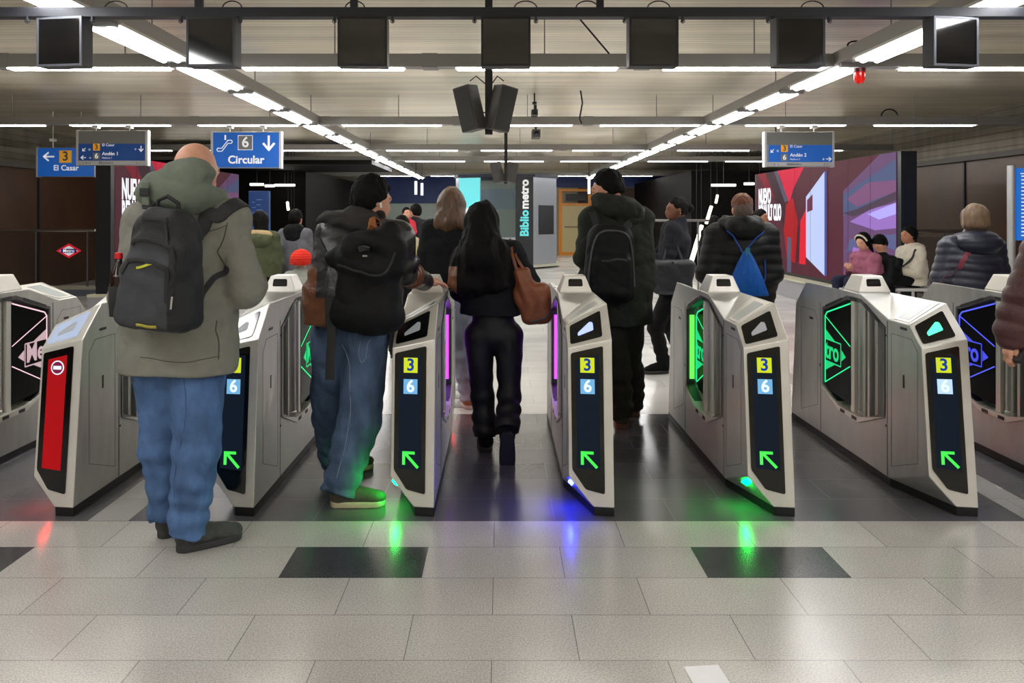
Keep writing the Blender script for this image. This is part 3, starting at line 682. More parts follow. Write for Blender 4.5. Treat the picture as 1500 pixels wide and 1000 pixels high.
def leaf_obj(r, side, flush, col, fillc):
    x = side*(GW-.004) if flush else side*(GW-.062)
    y0, y1 = -.02, .355
    lf = MB().prism([(x,y0,.968),(x,y1-.03,.872),(x,y1,.84),(x,y1,.40),(x,y1-.04,.362),(x,y0,.335)], (-side*.012,0,0)).obj('barrier_leaf', mat('leaf_glass', (3,3,5), .3, spec=.04), r)
    lf['label'] = 'black glass barrier leaf with glowing outline'
    ln = glow('leaf_line_'+col[0], col[1], 1.6); fl = glow('leaf_fill_'+col[0], fillc, .8)
    xo = x+side*.0015
    S = lambda s_, z: Vector((xo, y1-s_, z))
    def line(p, q, w_=.006):
        d = (q-p).normalized(); n = Vector((0,-d.z,d.y))*w_/2
        return [p-n, q-n, q+n, p+n]
    M = MB()
    for p, q in ((S(.0,.84),S(.375,.715)) if False else (S(0,.845),S(.372,.70)), (S(0,.40),S(.372,.575))): M.prism(line(p,q), (side*.001,0,0))
    M.obj('outline', ln, lf)
    M = MB(); 
    for p, q in ((S(.004,.84),S(.004,.40)),(S(0,.84),S(.03,.872)),(S(.03,.872),S(.375,.968))): M.prism(line(p,q,.008), (side*.002,0,0))
    M.prism([S(0,.84),S(0,.40),S(0,.40)+Vector((-side*.013,0,0)),S(0,.84)+Vector((-side*.013,0,0))], (0,.003,0))
    M.obj('edge_light', ln, lf)
    M = MB()
    M.prism([S(0,.76),S(.155,.695),S(0,.695)], (side*.001,0,0)); M.prism([S(0,.48),S(.155,.545),S(0,.545)], (side*.001,0,0)); M.prism([S(.25,.655),S(.31,.62),S(.25,.585)], (side*.001,0,0))
    for p, q in ((S(0,.693),S(.24,.693)),(S(.24,.693),S(.24,.547)),(S(.24,.547),S(0,.547))): M.prism(line(p,q,.008), (side*.0012,0,0))
    M.obj('emblem', fl, lf)
    R = (0,-1,0) if side < 0 else (0,1,0)
    if side < 0: text('emblem_lettering', 'tro', .17, fl, lf, S(.005,.622)+Vector((side*.001,0,0)), R, (0,0,1), .0006, .004, 'LEFT', .95)
    else: text('emblem_lettering', 'Me', .165, fl, lf, S(.228,.622)+Vector((side*.001,0,0)), R, (0,0,1), .0006, .004, 'LEFT', .93)
    return lf
GREEN = ('green', (40,235,140)); PURP = ('purple', (176,60,255)); BLUE = ('blue', (80,90,255)); PALE = ('pink', (222,180,190))
proto = {}
def build_gate():
    r = empty('ticket_gate')
    b = gate_body(); b.parent = r
    fp = [Vector((GW,-GL+.004,0)),Vector((.012,-GL+.017,0)),Vector((-GW+.004,-.51,0))]; fp = fp+[rot(p) for p in fp]
    MB().prism(fp, (0,0,.05)).obj('plinth', RUBBER, r, bev=.004)
    # a thin highlight rib along the right of the front panel
    for t in (0, 1):
        g = (lambda p: rot(p)) if t else (lambda p: p)
        P = [g(Fp(x,z,.0)) for x, z in ((-GW+.016,.805),(-GW+.018,.225),(-.028,.13),(GW-.046,.11),(GW-.046,.845))]
        n = g(dist_n); 
        d = MB().prism(rounded(P,.012), n*.0045).obj('front_display', BLACKGL, r)
        if t == 0: proto['disp'] = d
        f, n2 = quad_uv(g(vc), g(vh), g(vg), g(vd))
        if n2.y*(1 if t else -1) < 0: n2 = -n2
        cp = [f(u,v) for u, v in ((.07,.12),(.80,.13),(.82,.88),(.09,.86))]
        wn = MB().prism(rounded(cp,.014), n2*.004).obj('reader_window', BLACKGL, r)
        if t == 0: proto['win'] = wn; proto['capf'] = (f, n2)
        cp = rounded([f(u,v)+n2*.0042 for u, v in ((.26,.34),(.62,.38),(.62,.62),(.55,.68),(.26,.46))], .008)
        ic = MB().prism(cp, n2*.0012).obj('card_symbol', mat('symbol_grey', (150,152,155), .4, emit=(150,155,165), es=.3), wn)
        if t == 0: proto['sym'] = ic
        f, n3 = quad_uv(g(vd), g(vg), g(vR), g(ve))
        if n3.z < 0: n3 = -n3
        pl = MB().prism([f(u,v) for u, v in ((.06,.1),(.94,.08),(.94,.62),(.06,.78))], n3*.003).obj('card_reader_plate', STEEL_L, r)
        MB().prism([f(u,v)+n3*.003 for u, v in ((.14,.2),(.84,.16),(.84,.46),(.14,.60))], n3*.0012).obj('reader_pad', SCREENG, pl)
    # sensor tower
    T = MB(); a, c_ = .1, .1; z0, z1 = 1.04, 1.145
    bx, by, tx_, ty = .098, .105, .062, .075
    n = [(-bx,-by,z0),(bx,-by,z0),(bx,by,z0),(-bx,by,z0),(-bx,-by,z0+.012),(bx,-by,z0+.012),(bx,by,z0+.012),(-bx,by,z0+.012),(-tx_,-ty,z1),(tx_,-ty,z1),(tx_,ty,z1),(-tx_,ty,z1)]
    T.v = n; T.f = [[3,2,1,0],[0,1,5,4],[1,2,6,5],[2,3,7,6],[3,0,4,7],[4,5,9,8],[5,6,10,9],[6,7,11,10],[7,4,8,11],[8,9,10,11]]; T.mi = [0]*10
    tw = T.obj('sensor_tower', STEEL_L, r, bev=.004)
    for s_ in (-1, 1):
        f, nn = quad_uv(Vector((-bx*s_*-1*-1,-by*1*(-s_)*-1,z0+.012)), Vector((bx*s_,s_*by,z0+.012)), Vector((tx_*s_,s_*ty,z1)), Vector((-tx_*s_,s_*ty,z1)))
        P00 = Vector((-bx*s_,s_*by,z0+.012)); f, nn = quad_uv(P00, Vector((bx*s_,s_*by,z0+.012)), Vector((tx_*s_,s_*ty,z1)), Vector((-tx_*s_,s_*ty,z1)))
        if nn.y*s_ < 0: nn = -nn
        MB().prism(rounded([f(u,v) for u, v in ((.24,.32),(.76,.32),(.80,.80),(.2,.80))], .01), nn*.002).obj('sensor_window', BLACKGL, tw)
    # bezel round the opening, post, tray, seams
    for s_ in (-1, 1):
        x = s_*GW; cen = Vector((0,-.03,.64))
        M = MB(); o_ = [Vector((x,y,z)) for y, z in OPEN]; k = len(o_)
        inn = [Vector((x,cen.y+(p.y-cen.y)*.955,cen.z+(p.z-cen.z)*.955)) for p in o_]
        for i in range(k):
            j = (i+1) % k; M.prism([o_[i], o_[j], inn[j], inn[i]], (s_*.004,0,0)); 
            M.prism([inn[i], inn[j], inn[j]+Vector((-s_*.05,0,0)), inn[i]+Vector((-s_*.05,0,0))], (cen-inn[i]).normalized()*.004)
        bz = M.obj('opening_bezel', STEEL_D, r)
        M = MB()
        for (y0,zz0,y1,zz1) in ((-.40,.905,-.22,.985),(-.12,1.002,-.03,1.005),(.09,.985,.33,.912)):
            d = Vector((0,y1-y0,zz1-zz0)).normalized(); nn = Vector((0,-d.z,d.y))*.009; p = Vector((x,y0,zz0)); q = Vector((x,y1,zz1))
            M.prism([p-nn,q-nn,q+nn,p+nn], (s_*.0055,0,0))
        M.obj('bezel_slot', BLACKP, bz)
        xp = s_*(GW-.045)
        MB().tube([(xp,-.115,.27),(xp,-.115,1.0)], .034, 18).lathe((xp,-.115,.30), [(.04,0),(.04,.02),(.034,.025)], 18).obj('hinge_post', STEEL, r, smooth=True)
        MB().box((min(s_*.03,s_*(GW-.03)),-.21,.28),(max(s_*.03,s_*(GW-.03)),-.185,.97)).box((min(s_*.03,s_*(GW-.05)),-.27,.28),(max(s_*.03,s_*(GW-.05)),-.235,.95)).obj('guide_bar', STEEL, r)
        MB().box((min(s_*.03,s_*(GW-.006)),-.065,.30),(max(s_*.03,s_*(GW-.006)),-.02,.985)).obj('leaf_holder', STEEL_L, r)
        tr = MB().prism([(s_*.03,-.46,.375),(s_*.03,-.15,.262),(s_*.03,.12,.27),(s_*.03,.385,.375),(s_*.03,.12,.30),(s_*.03,-.15,.295)], (s_*(GW-.018),0,0)).obj('lower_tray', STEEL_L, r)
        MB().box((s_*(GW+.012)-.002,-.13,.268),(s_*(GW+.012)+.002,-.07,.288)).box((s_*(GW+.012)-.002,.03,.27),(s_*(GW+.012)+.002,.09,.29)).obj('tray_slot', BLACKP, tr)
        M = MB()
        for y in (-.485, .42): M.box((x-.0012,y-.0025,.05),(x+.0012,y+.0025,.925))
        y0, y1 = (-.80, -.53)
        for yy0, yy1, zt in ((y0,y1,.86),(.47,.76,.86)):
            for A_, B_ in (((yy0,.22),(yy1,.12)),((yy0,.22),(yy0,zt-.06)),((yy1,.12),(yy1,zt)),((yy0,zt-.06),(yy0+.06,zt)),((yy0+.06,zt),(yy1,zt))):
                p = Vector((x,*A_)); q = Vector((x,*B_)); d = (q-p).normalized(); nn = Vector((0,-d.z,d.y))*.0012
                M.prism([p-nn,q-nn,q+nn,p+nn], (s_*.0008,0,0))
        M.obj('seam', mat('seam_dark', (52,52,54), .5), b)
        M = MB()
        for y, z, hy, hz in ((-.66,.905,.035,.007),(-.66,.62,.008,.035),(-.47,.84,.006,.006),(-.47,.33,.006,.006),(.58,.80,.03,.008),(.43,.5,.005,.01)):
            M.box((x-.0015,y-hy,z-hz),(x+.0015,y+hy,z+hz))
        M.obj('lock_slot', BLACKP, b)
    return r
G0 = build_gate(); 
gate_x = [-3.17+.012, -2.262, -1.354, -.447, .461, 1.371, 2.293, 3.195]
labels = ['ticket gate at the left edge with pale Metro emblem on its leaf','red display ticket gate left of the green parka man','ticket gate between the green parka man and the leather jacket man','ticket gate beside the leather jacket man, with purple light strip on its right','middle ticket gate with lilac card symbol and blue floor light','ticket gate with green floor light and green lit opening','ticket gate at right with green card symbol and green tro emblem','ticket gate at the right edge with blue outlined leaf']
cfg = [(1,True,PALE,'std',None),(1,True,GREEN,'red','red'),(1,True,GREEN,'std',None),(1,False,PURP,'std','green'),(-1,False,PURP,'std','blue'),(-1,False,GREEN,'std','green'),(-1,True,GREEN,'white',None),(-1,True,BLUE,'std',None)]
gates = []
for i, X in enumerate(gate_x):
    g = G0 if i == 0 else dup(G0, None)
    g.location = (X, YC, 0); gates.append(g)
def child(g, nm): return [c for c in g.children if c.name.split('.')[0] == nm]
for i, g in enumerate(gates):
    side, flush, col, disp, led = cfg[i]
    tag(g, labels[i], 'ticket gate', 'row of steel ticket gates')
    front = sorted(child(g,'front_display'), key=lambda o: sum(v.co.y for v in o.data.vertices)/len(o.data.vertices))[0]
    win = sorted(child(g,'reader_window'), key=lambda o: sum(v.co.y for v in o.data.vertices)/len(o.data.vertices))[0]
    n = dist_n
    def pl(nm, pts, m, off=.006): return MB().prism([Fp(x,z,off) for x, z in pts], n*.0008).obj(nm, m, front)
    def rc(x, z, hx, hz): return [(x-hx,z-hz),(x+hx,z-hz),(x+hx,z+hz),(x-hx,z+hz)]
    U = (Fp(-.01,.8)-Fp(-.01,.3)).normalized(); R = (Fp(.06,.5)-Fp(-.09,.5)).normalized()
    if disp != 'red':
        pl('screen_area', [(-.072,.235),(.045,.225),(.045,.80),(-.072,.775)], SCR, .0052)
        a = pl('line_badge', rc(-.014,.747,.036,.038), YEL); text('digit', '3', .086, DBLUE, a, Fp(-.014,.747,.0085), R, U, .0004, .002)
        a['label'] = 'yellow badge with a blue 3'
        a = pl('line_badge', rc(-.014,.640,.036,.037), WBL if disp == 'white' else LBL); text('digit', '6', .086, DWHT, a, Fp(-.014,.640,.0085), R, U, .0004, .002)
        a['label'] = 'light blue badge with a white 6'
        M = MB(); c = (-.01,.27)
        for poly in ([(-.03,.03),(.034,-.036),(.044,-.026),(-.02,.04)], [(-.042,.048),(-.042,-.018),(-.027,-.018),(-.027,.048)], [(-.042,.048),(-.042,.034),(.022,.034),(.022,.048)]):
            M.prism([Fp(c[0]+x,c[1]+z,.0065) for x, z in poly], n*.0008)
        M.obj('arrow', AGRN, front)['label'] = 'green arrow pointing up left'
    else:
        pl('screen_area', [(-.068,.235),(.035,.225),(.035,.80),(-.068,.775)], REDP, .0052)
        ring = [(math.cos(t*PI/12), math.sin(t*PI/12)) for t in range(24)]
        pl('no_entry_badge', [(-.014+x*.036,.735+z*.036) for x, z in ring], DWHT, .0062); pl('no_entry_badge_field', [(-.014+x*.03,.735+z*.03) for x, z in ring], glow('badge_violet', (130,30,70), .9), .0072); pl('no_entry_bar', rc(-.014,.735,.022,.009), DWHT, .0082)
    # card symbol colour
    sy = [c for c in win.children][0]
    if i in (4, 6):
        sy.data = sy.data.copy(); sy.data.materials.clear(); sy.data.materials.append(glow('symbol_lilac', (150,165,250), 2.0) if i == 4 else glow('symbol_green', (80,255,170), 2.2))
    if i == 1: win.data = win.data.copy(); win.data.materials.clear(); win.data.materials.append(mat('window_reflection', (120,130,150), .12, emit=(185,200,225), es=.6))  # pale glow painted in for light reflected in this reader window
    for s_ in ((1,-1)):
        lf = leaf_obj(g, s_, flush if s_ == side else True, col, col[1] if col is not PALE else (222,190,196))
    if not flush:
        x = side*(GW-.03)
        st = MB().box((x-.016,.352,.42),(x+.016,.357,.85)).obj('light_strip', glow('strip_'+col[0], (176,60,255) if col is PURP else (110,240,90), 2.6 if col is PURP else 1.2), g)
    # status lamps near the floor: red at the rear right, coloured at the front left
    def led_lamp(flip, m):
        aa, bb, jj = va, vb, vj
        nn = (bb-aa).cross(jj-aa).normalized()
        if nn.z > 0: nn = -nn
        P = lambda s_, t_: aa+(bb-aa)*s_+(jj-aa)*t_+nn*.004
        pts = [P(.55,.12), P(.80,.08), P(.72,.2), P(.5,.25)]
        if flip: pts = [rot(p) for p in pts]; nn = rot(nn)
        return MB().prism(pts, nn*.006).obj('status_lamp', m, g)
    led_lamp(True, glow('lamp_red', (255,20,20), 36))
    if led:
        cc = {'red': (255,20,20), 'green': (0,255,72), 'blue': (20,30,255)}[led]
        led_lamp(False, glow('led_'+led, cc, 120 if led == 'green' else (300 if led == 'blue' else 60)))
# ------------------------------------------------------------------ soft shapes: distance fields turned into meshes
F32 = np.float32
def A3(p): return np.array([p[0], p[1], p[2]], F32)
def un(v): v = A3(v); return v/np.linalg.norm(v)
class Fd:
    def __init__(s, f, lo, hi): s.f = f; s.lo = lo; s.hi = hi
    def __call__(s, P): return s.f(P)
def cap(a, b, ra, rb=None, ax=None, k=1.0):
    rb = ra if rb is None else rb
    a, b = A3(a), A3(b); ab = b-a; L = float(ab@ab)+1e-9; ax = None if ax is None else un(ax)
    def f(P):
        q = P-a; t = np.clip(q@ab/L, 0, 1); d = q-t[:,None]*ab; d2 = (d*d).sum(1)
        if ax is not None: s = d@ax; d2 = d2-s*s*(1-1/k**2)
        return np.sqrt(np.maximum(d2, 1e-10))-(ra+(rb-ra)*t)
    m = max(ra, rb)*max(k, 1)
    return Fd(f, np.minimum(a,b)-m, np.maximum(a,b)+m)
def ell(c, r, B=None):
    c = A3(c); r = np.array(r, F32); B = np.eye(3, dtype=F32) if B is None else B
    def f(P):
        q = (P-c)@B.T; k0 = np.sqrt(((q/r)**2).sum(1)+1e-9); k1 = np.sqrt(((q/(r*r))**2).sum(1)+1e-9)
        return k0*(k0-1)/k1
    m = max(r); return Fd(f, c-m, c+m)
def rbox(c, half, B, rd, taper=0, bulge=0):
    c = A3(c); h = np.array(half, F32)
    def f(P):
        q = (P-c)@B.T
        if taper: s = 1-taper*np.clip(q[:,2]/h[2], -1, 1); q = np.stack([q[:,0]/s, q[:,1]/s, q[:,2]], 1)
        d = np.abs(q)-(h-rd); return np.sqrt((np.maximum(d, 0)**2).sum(1))+np.minimum(d.max(1), 0)-rd
    m = float(np.linalg.norm(h))*1.1; return Fd(f, c-m, c+m)
def uni(fs, k=.03):
    def f(P):
        d = fs[0](P)
        for g in fs[1:]:
            e = g(P); h = np.clip(.5+.5*(d-e)/k, 0, 1); d = d*(1-h)+e*h-k*h*(1-h)
        return d
    return Fd(f, np.min([g.lo for g in fs], 0)-k, np.max([g.hi for g in fs], 0)+k)
def cut(g, n, p, k=.01):
    """keep the side where (P-p).n < 0"""
    n = un(n); p = A3(p)
    def f(P):
        d = g(P); e = (P-p)@n; h = np.clip(.5-.5*(e-d)/k, 0, 1); return e*(1-h)+d*h+k*h*(1-h)
    return Fd(f, g.lo, g.hi)
def minus(g, c, k=.006):
    def f(P):
        d = g(P); e = -c(P); h = np.clip(.5-.5*(e-d)/k, 0, 1); return e*(1-h)+d*h+k*h*(1-h)
    return Fd(f, g.lo, g.hi)
def nz(P, f, sd=0.0):
    q = P*np.array(f, F32)
    a = np.sin(q[:,0]+1.7*np.sin(q[:,1]*.7+sd)+sd+.8*np.sin(q[:,2]*.6))
    b = np.sin(q[:,1]*1.3+1.2*np.sin(q[:,2]*.9+sd*2)+.7*sd)
    c = np.sin(q[:,2]*1.1+1.5*np.sin(q[:,0]*.8-sd)+.5*np.sin(q[:,1]))
    return (a*b+b*c+c*a)/3*1.4
def disp(g, fn): return Fd(lambda P: g(P)+fn(P), g.lo-.012, g.hi+.012)
def folds(g, amp, f=(14,14,22), sd=0., joints=()):
    def fn(P):
        o = amp*(.7-1.9*np.abs(nz(P, f, sd)))+amp*(.4-1.1*np.abs(nz(P, tuple(x*2.1 for x in f), sd+2)))
        for (p, ax, am, rad, fr) in joints:
            q = P-A3(p); ax_ = un(ax); t = q@ax_; w_ = np.exp(-(q*q).sum(1)/rad**2)
            o = o+am*w_*np.sin(t*fr+2.2*nz(P, (11,11,11), sd+1))
        return o
    return disp(g, fn)
def surf(name, g, h, m, parent=None, matfn=None, smooth=0):
    lo = g.lo-h*5; hi = g.hi+h*5; nb_ = np.ceil((hi-lo)/(4*h)).astype(int); B4 = 4*h
    ci = np.indices(nb_).reshape(3,-1).T
    cen = (lo+(ci+.5)*B4-h*.5).astype(F32); dc = g(cen)
    act = np.abs(dc) < B4*1.35+.012
    n = nb_*4; D = np.repeat(np.repeat(np.repeat((np.where(dc < 0, -1, 1)).reshape(nb_).astype(F32), 4, 0), 4, 1), 4, 2)
    off = np.indices((4,4,4)).reshape(3,-1).T
    ai = ci[act]
    for s0 in range(0, len(ai), 4000):
        ids = (ai[s0:s0+4000,None,:]*4+off[None]).reshape(-1,3)
        D[ids[:,0],ids[:,1],ids[:,2]] = g((lo+ids*h).astype(F32))
    S = D < 0
    c8 = [S[i:n[0]-1+i, j:n[1]-1+j, k:n[2]-1+k] for i in (0,1) for j in (0,1) for k in (0,1)]
    anyv = np.logical_or.reduce(c8); allv = np.logical_and.reduce(c8); mk = anyv & ~allv
    idx = np.argwhere(mk); vid = -np.ones(mk.shape, np.int64); vid[mk] = np.arange(len(idx))
    acc = np.zeros((len(idx),3), np.float64); cnt = np.zeros(len(idx))
    offs = [(i,j,k) for i in (0,1) for j in (0,1) for k in (0,1)]
    for a in offs:
        for ax in range(3):
            if a[ax]: continue
            b = list(a); b[ax] = 1
            va = D[tuple((idx+a).T)]; vb_ = D[tuple((idx+b).T)]; c = (va < 0) != (vb_ < 0)
            t = np.where(c, va/np.where(c, va-vb_, 1), 0); p = np.array(a, float)[None].repeat(len(idx),0); p[:,ax] = t
            acc[c] += p[c]; cnt[c] += 1
    V = lo+(idx+acc/cnt[:,None])*h
    Fs = []
    for ax in range(3):
        o1, o2 = [(1,2),(2,0),(0,1)][ax]
        sl = [slice(None)]*3; sl2 = [slice(None)]*3; sl[ax] = slice(0,-1); sl2[ax] = slice(1,None)
        ch = S[tuple(sl)] != S[tuple(sl2)]; e = np.argwhere(ch)
        e = e[(e[:,o1] > 0) & (e[:,o2] > 0) & (e[:,o1] < n[o1]-1) & (e[:,o2] < n[o2]-1)]
        d1 = np.zeros(3, int); d1[o1] = 1; d2 = np.zeros(3, int); d2[o2] = 1
        q = np.stack([vid[tuple((e-d1-d2).T)], vid[tuple((e-d2).T)], vid[tuple(e.T)], vid[tuple((e-d1).T)]], 1)
        ins = S[tuple(e.T)]; q[~ins] = q[~ins][:,::-1]; Fs.append(q)
    Fq = np.concatenate(Fs); Fq = Fq[(Fq >= 0).all(1)]
    me = bpy.data.meshes.new(name); me.vertices.add(len(V)); me.vertices.foreach_set('co', V.astype(F32).ravel())
    me.loops.add(len(Fq)*4); me.loops.foreach_set('vertex_index', Fq.ravel().astype(np.int32))
    me.polygons.add(len(Fq)); me.polygons.foreach_set('loop_start', (np.arange(len(Fq))*4).astype(np.int32))
    me.update(calc_edges=True)
    if smooth:
        bm = bmesh.new(); bm.from_mesh(me)
        for _ in range(smooth): bmesh.ops.smooth_vert(bm, verts=bm.verts, factor=.5, use_axis_x=True, use_axis_y=True, use_axis_z=True)
        bm.to_mesh(me); bm.free()
    me.polygons.foreach_set('use_smooth', [True]*len(me.polygons))
    if matfn is not None:
        C = V[Fq].mean(1); me.polygons.foreach_set('material_index', matfn(C).astype(np.int32))
    o = link(name, me, m)
    if parent is not None:
        o.parent = parent; q = parent; off_ = Vector((0,0,0))
        while q is not None: off_ += q.matrix_basis.translation; q = q.parent
        me.transform(Matrix.Translation(-off_))
    return o
def grad(g, p, e=.004):
    P = np.array([p+[e,0,0], p-[e,0,0], p+[0,e,0], p-[0,e,0], p+[0,0,e], p-[0,0,e]], F32); d = g(P)
    n = np.array([d[0]-d[1], d[2]-d[3], d[4]-d[5]]); return n/(np.linalg.norm(n)+1e-9)
def hug(g, pts, sub=8, off=.0):
    """lay a poly-line on the surface of g"""
    pts = [A3(p) for p in pts]; out = []
    k = len(pts)
    for i in range(k-1):
        p0 = pts[max(i-1,0)]; p1 = pts[i]; p2 = pts[i+1]; p3 = pts[min(i+2,k-1)]
        for j in range(sub):
            t = j/sub; out.append(.5*((2*p1)+(p2-p0)*t+(2*p0-5*p1+4*p2-p3)*t*t+(3*p1-p0-3*p2+p3)*t**3))
    out.append(pts[-1]); res = []
    for p in out:
        p = np.array(p, float)
        if g is not None:
            for _ in range(7): p = p-grad(g, p)*(float(g(np.array([p], F32))[0])-off)*.85
        res.append(p)
    for _ in range(2): res = [res[0]]+[(res[i-1]+2*res[i]+res[i+1])/4 for i in range(1,len(res)-1)]+[res[-1]]
    return res
def ribbon(name, g, pts, wd, th, m, parent, sub=8, off=.003):
    P = hug(g, pts, sub, off); mb = MB(); n0 = 0; o = parent.matrix_basis.translation if parent is not None else Vector((0,0,0))
    k = len(P)
    for i, p in enumerate(P):
        t = P[min(i+1,k-1)]-P[max(i-1,0)]; t = t/(np.linalg.norm(t)+1e-9)
        n = grad(g, p) if g is not None else np.array([0,-1.,0]); s = np.cross(t, n); s = s/(np.linalg.norm(s)+1e-9); n = np.cross(s, t)
        for a, b in ((-1,-.5),(1,-.5),(1,1),(.8,1.35),(-.8,1.35),(-1,1)): mb.v.append(tuple(p+s*a*wd/2+n*b*th/2-np.array(o)))
    for i in range(k-1):
        for j in range(6):
            a = i*6+j; b = i*6+(j+1) % 6; mb.f.append([a,b,b+6,a+6]); mb.mi.append(0)
    mb.f.append(list(range(6))); mb.mi.append(0); mb.f.append([(k-1)*6+j for j in range(6)]); mb.mi.append(0)
    return mb.obj(name, m, parent, smooth=True)
def cord(name, g, pts, r, m, parent, sub=6, off=.003):
    o = np.array(parent.matrix_basis.translation); return MB().tube([tuple(p-o) for p in hug(g, pts, sub, off)], r, 6).obj(name, m, parent, smooth=True)

# ------------------------------------------------------------------ cloth, skin and hair
def cloth(name, rgb, rough=.85, bump=.3, bs=260, noise=.10, ns=14, **k):
    k.setdefault('wr', .30); k.setdefault('wrs', 10); k.setdefault('spec', .25); return mat(name, rgb, rough, noise=noise, nscale=ns, bump=bump, bscale=bs, **k)
SKIN = mat('skin_fair', (205,150,124), .5, noise=.06, nscale=30)
SKIN2 = mat('skin_tan', (168,112,84), .5, noise=.06, nscale=30)
SKIN3 = mat('skin_brown', (118,76,56), .45, noise=.06, nscale=30)
H_BLACK = mat('hair_black', (8,7,7), .7, spec=.15, noise=.3, nscale=50, bump=.5, bscale=160, stretch=(1,1,.15))
H_LBROWN = mat('hair_light_brown', (112,88,66), .55, noise=.35, nscale=45, bump=.5, bscale=160, stretch=(1,1,.15))
H_BROWN = mat('hair_brown', (88,62,44), .5, noise=.35, nscale=45, bump=.5, bscale=160, stretch=(1,1,.15))
H_BLOND = mat('hair_dark_blond', (92,66,46), .5, noise=.35, nscale=45, bump=.5, bscale=160, stretch=(1,1,.15))
H_GING = mat('hair_ginger', (112,62,38), .6, noise=.4, nscale=70, bump=.5, bscale=160)
H_FADE = mat('hair_faded_sides', (96,80,72), .7, noise=.2, nscale=60)
H_GREY = mat('hair_grey_stubble', (128,112,102), .7, noise=.15, nscale=80)
DENIM = mat('denim_blue', (78,106,148), .9, noise=.34, nscale=11, bump=.5, bscale=300, stretch=(1,1,.6), wr=.4, wrs=11, spec=.2)
DENIM2 = mat('denim_faded', (74,92,120), .9, noise=.40, nscale=10, bump=.5, bscale=300, stretch=(1,1,.5), wr=.4, wrs=11, spec=.2)
DENIM3 = mat('denim_pale', (150,156,176), .85, noise=.2, nscale=8)
OLIVE = cloth('parka_grey_green', (124,123,114)); OLIVE_H = cloth('parka_hood', (104,112,100))
EYE = mat('eye_dark', (20,14,12), .2); BROW = mat('brow_dark', (30,22,18), .8); LIP = mat('lip', (140,78,72), .5)

def frame(look):
    f = un(look); r = np.cross(f, A3((0,0,1))); r = un(r); u = np.cross(r, f); return r, f, u
def stand(x, y, top, th=0., lean=0., girth=1.0):
    """default joints of a standing person facing th (0 = away from the camera, + turns to the right of the picture)"""
    s = top/1.75; f = Vector((math.sin(th), math.cos(th), 0)); r = Vector((math.cos(th), -math.sin(th), 0)); c = Vector((x, y, 0)); u = Vector((0,0,1))
    J = dict(s=s, look=f, hc=c+u*(top-.118*s)+f*.03, nk=c+u*(top-.29*s), ch=c+u*.73*top, wa=c+u*.61*top, pe=c+u*.53*top)
    for k, g in (('L',-1),('R',1)):
        J['sh'+k] = c+r*g*.165*s+u*.808*top; J['el'+k] = c+r*g*.235*s+u*.625*top-f*.02; J['ha'+k] = c+r*g*.235*s+u*.49*top+f*.08
        J['hi'+k] = c+r*g*.085*s+u*.50*top; J['kn'+k] = c+r*g*.095*s+u*.285*top+f*.01; J['an'+k] = c+r*g*.10*s+u*.088; J['ft'+k] = f+r*g*.15; J['fu'+k] = u
    return J
def lat(J): return un(J['shR']-J['shL'])
def hand_prims(w_, d, n, latv, curl=.7, s=1.0):
    """five fingers: w_ wrist, d along the hand, n palm side, latv towards the thumb"""
    w_, d, n, l = A3(w_), un(d), un(n), un(latv); out = [cap(w_, w_+d*.075*s, .026*s, .024*s, l, 1.5)]
    for i, (o, L_) in enumerate(((.030,.072),(.010,.08),(-.010,.074),(-.029,.058))):
        b = w_+d*.085*s+l*o*s; a1 = curl*.6; a2 = curl*1.5; a3 = curl*2.2
        p1 = b+(d*math.cos(a1)+n*math.sin(a1))*L_*.5*s; p2 = p1+(d*math.cos(a2)+n*math.sin(a2))*L_*.32*s; p3 = p2+(d*math.cos(a3)+n*math.sin(a3))*L_*.24*s
        out += [cap(b-d*.02*s, p1, .0098*s, .009*s), cap(p1, p2, .009*s, .0083*s), cap(p2, p3, .0083*s, .0072*s)]
    b = w_+d*.025*s+l*.028*s; p1 = b+(d*.65+l*.6+n*.35)*.042*s; p2 = p1+(d*.9+l*.1+n*.4)*.033*s
    return out+[cap(b, p1, .013*s, .0115*s), cap(p1, p2, .011*s, .009*s)]
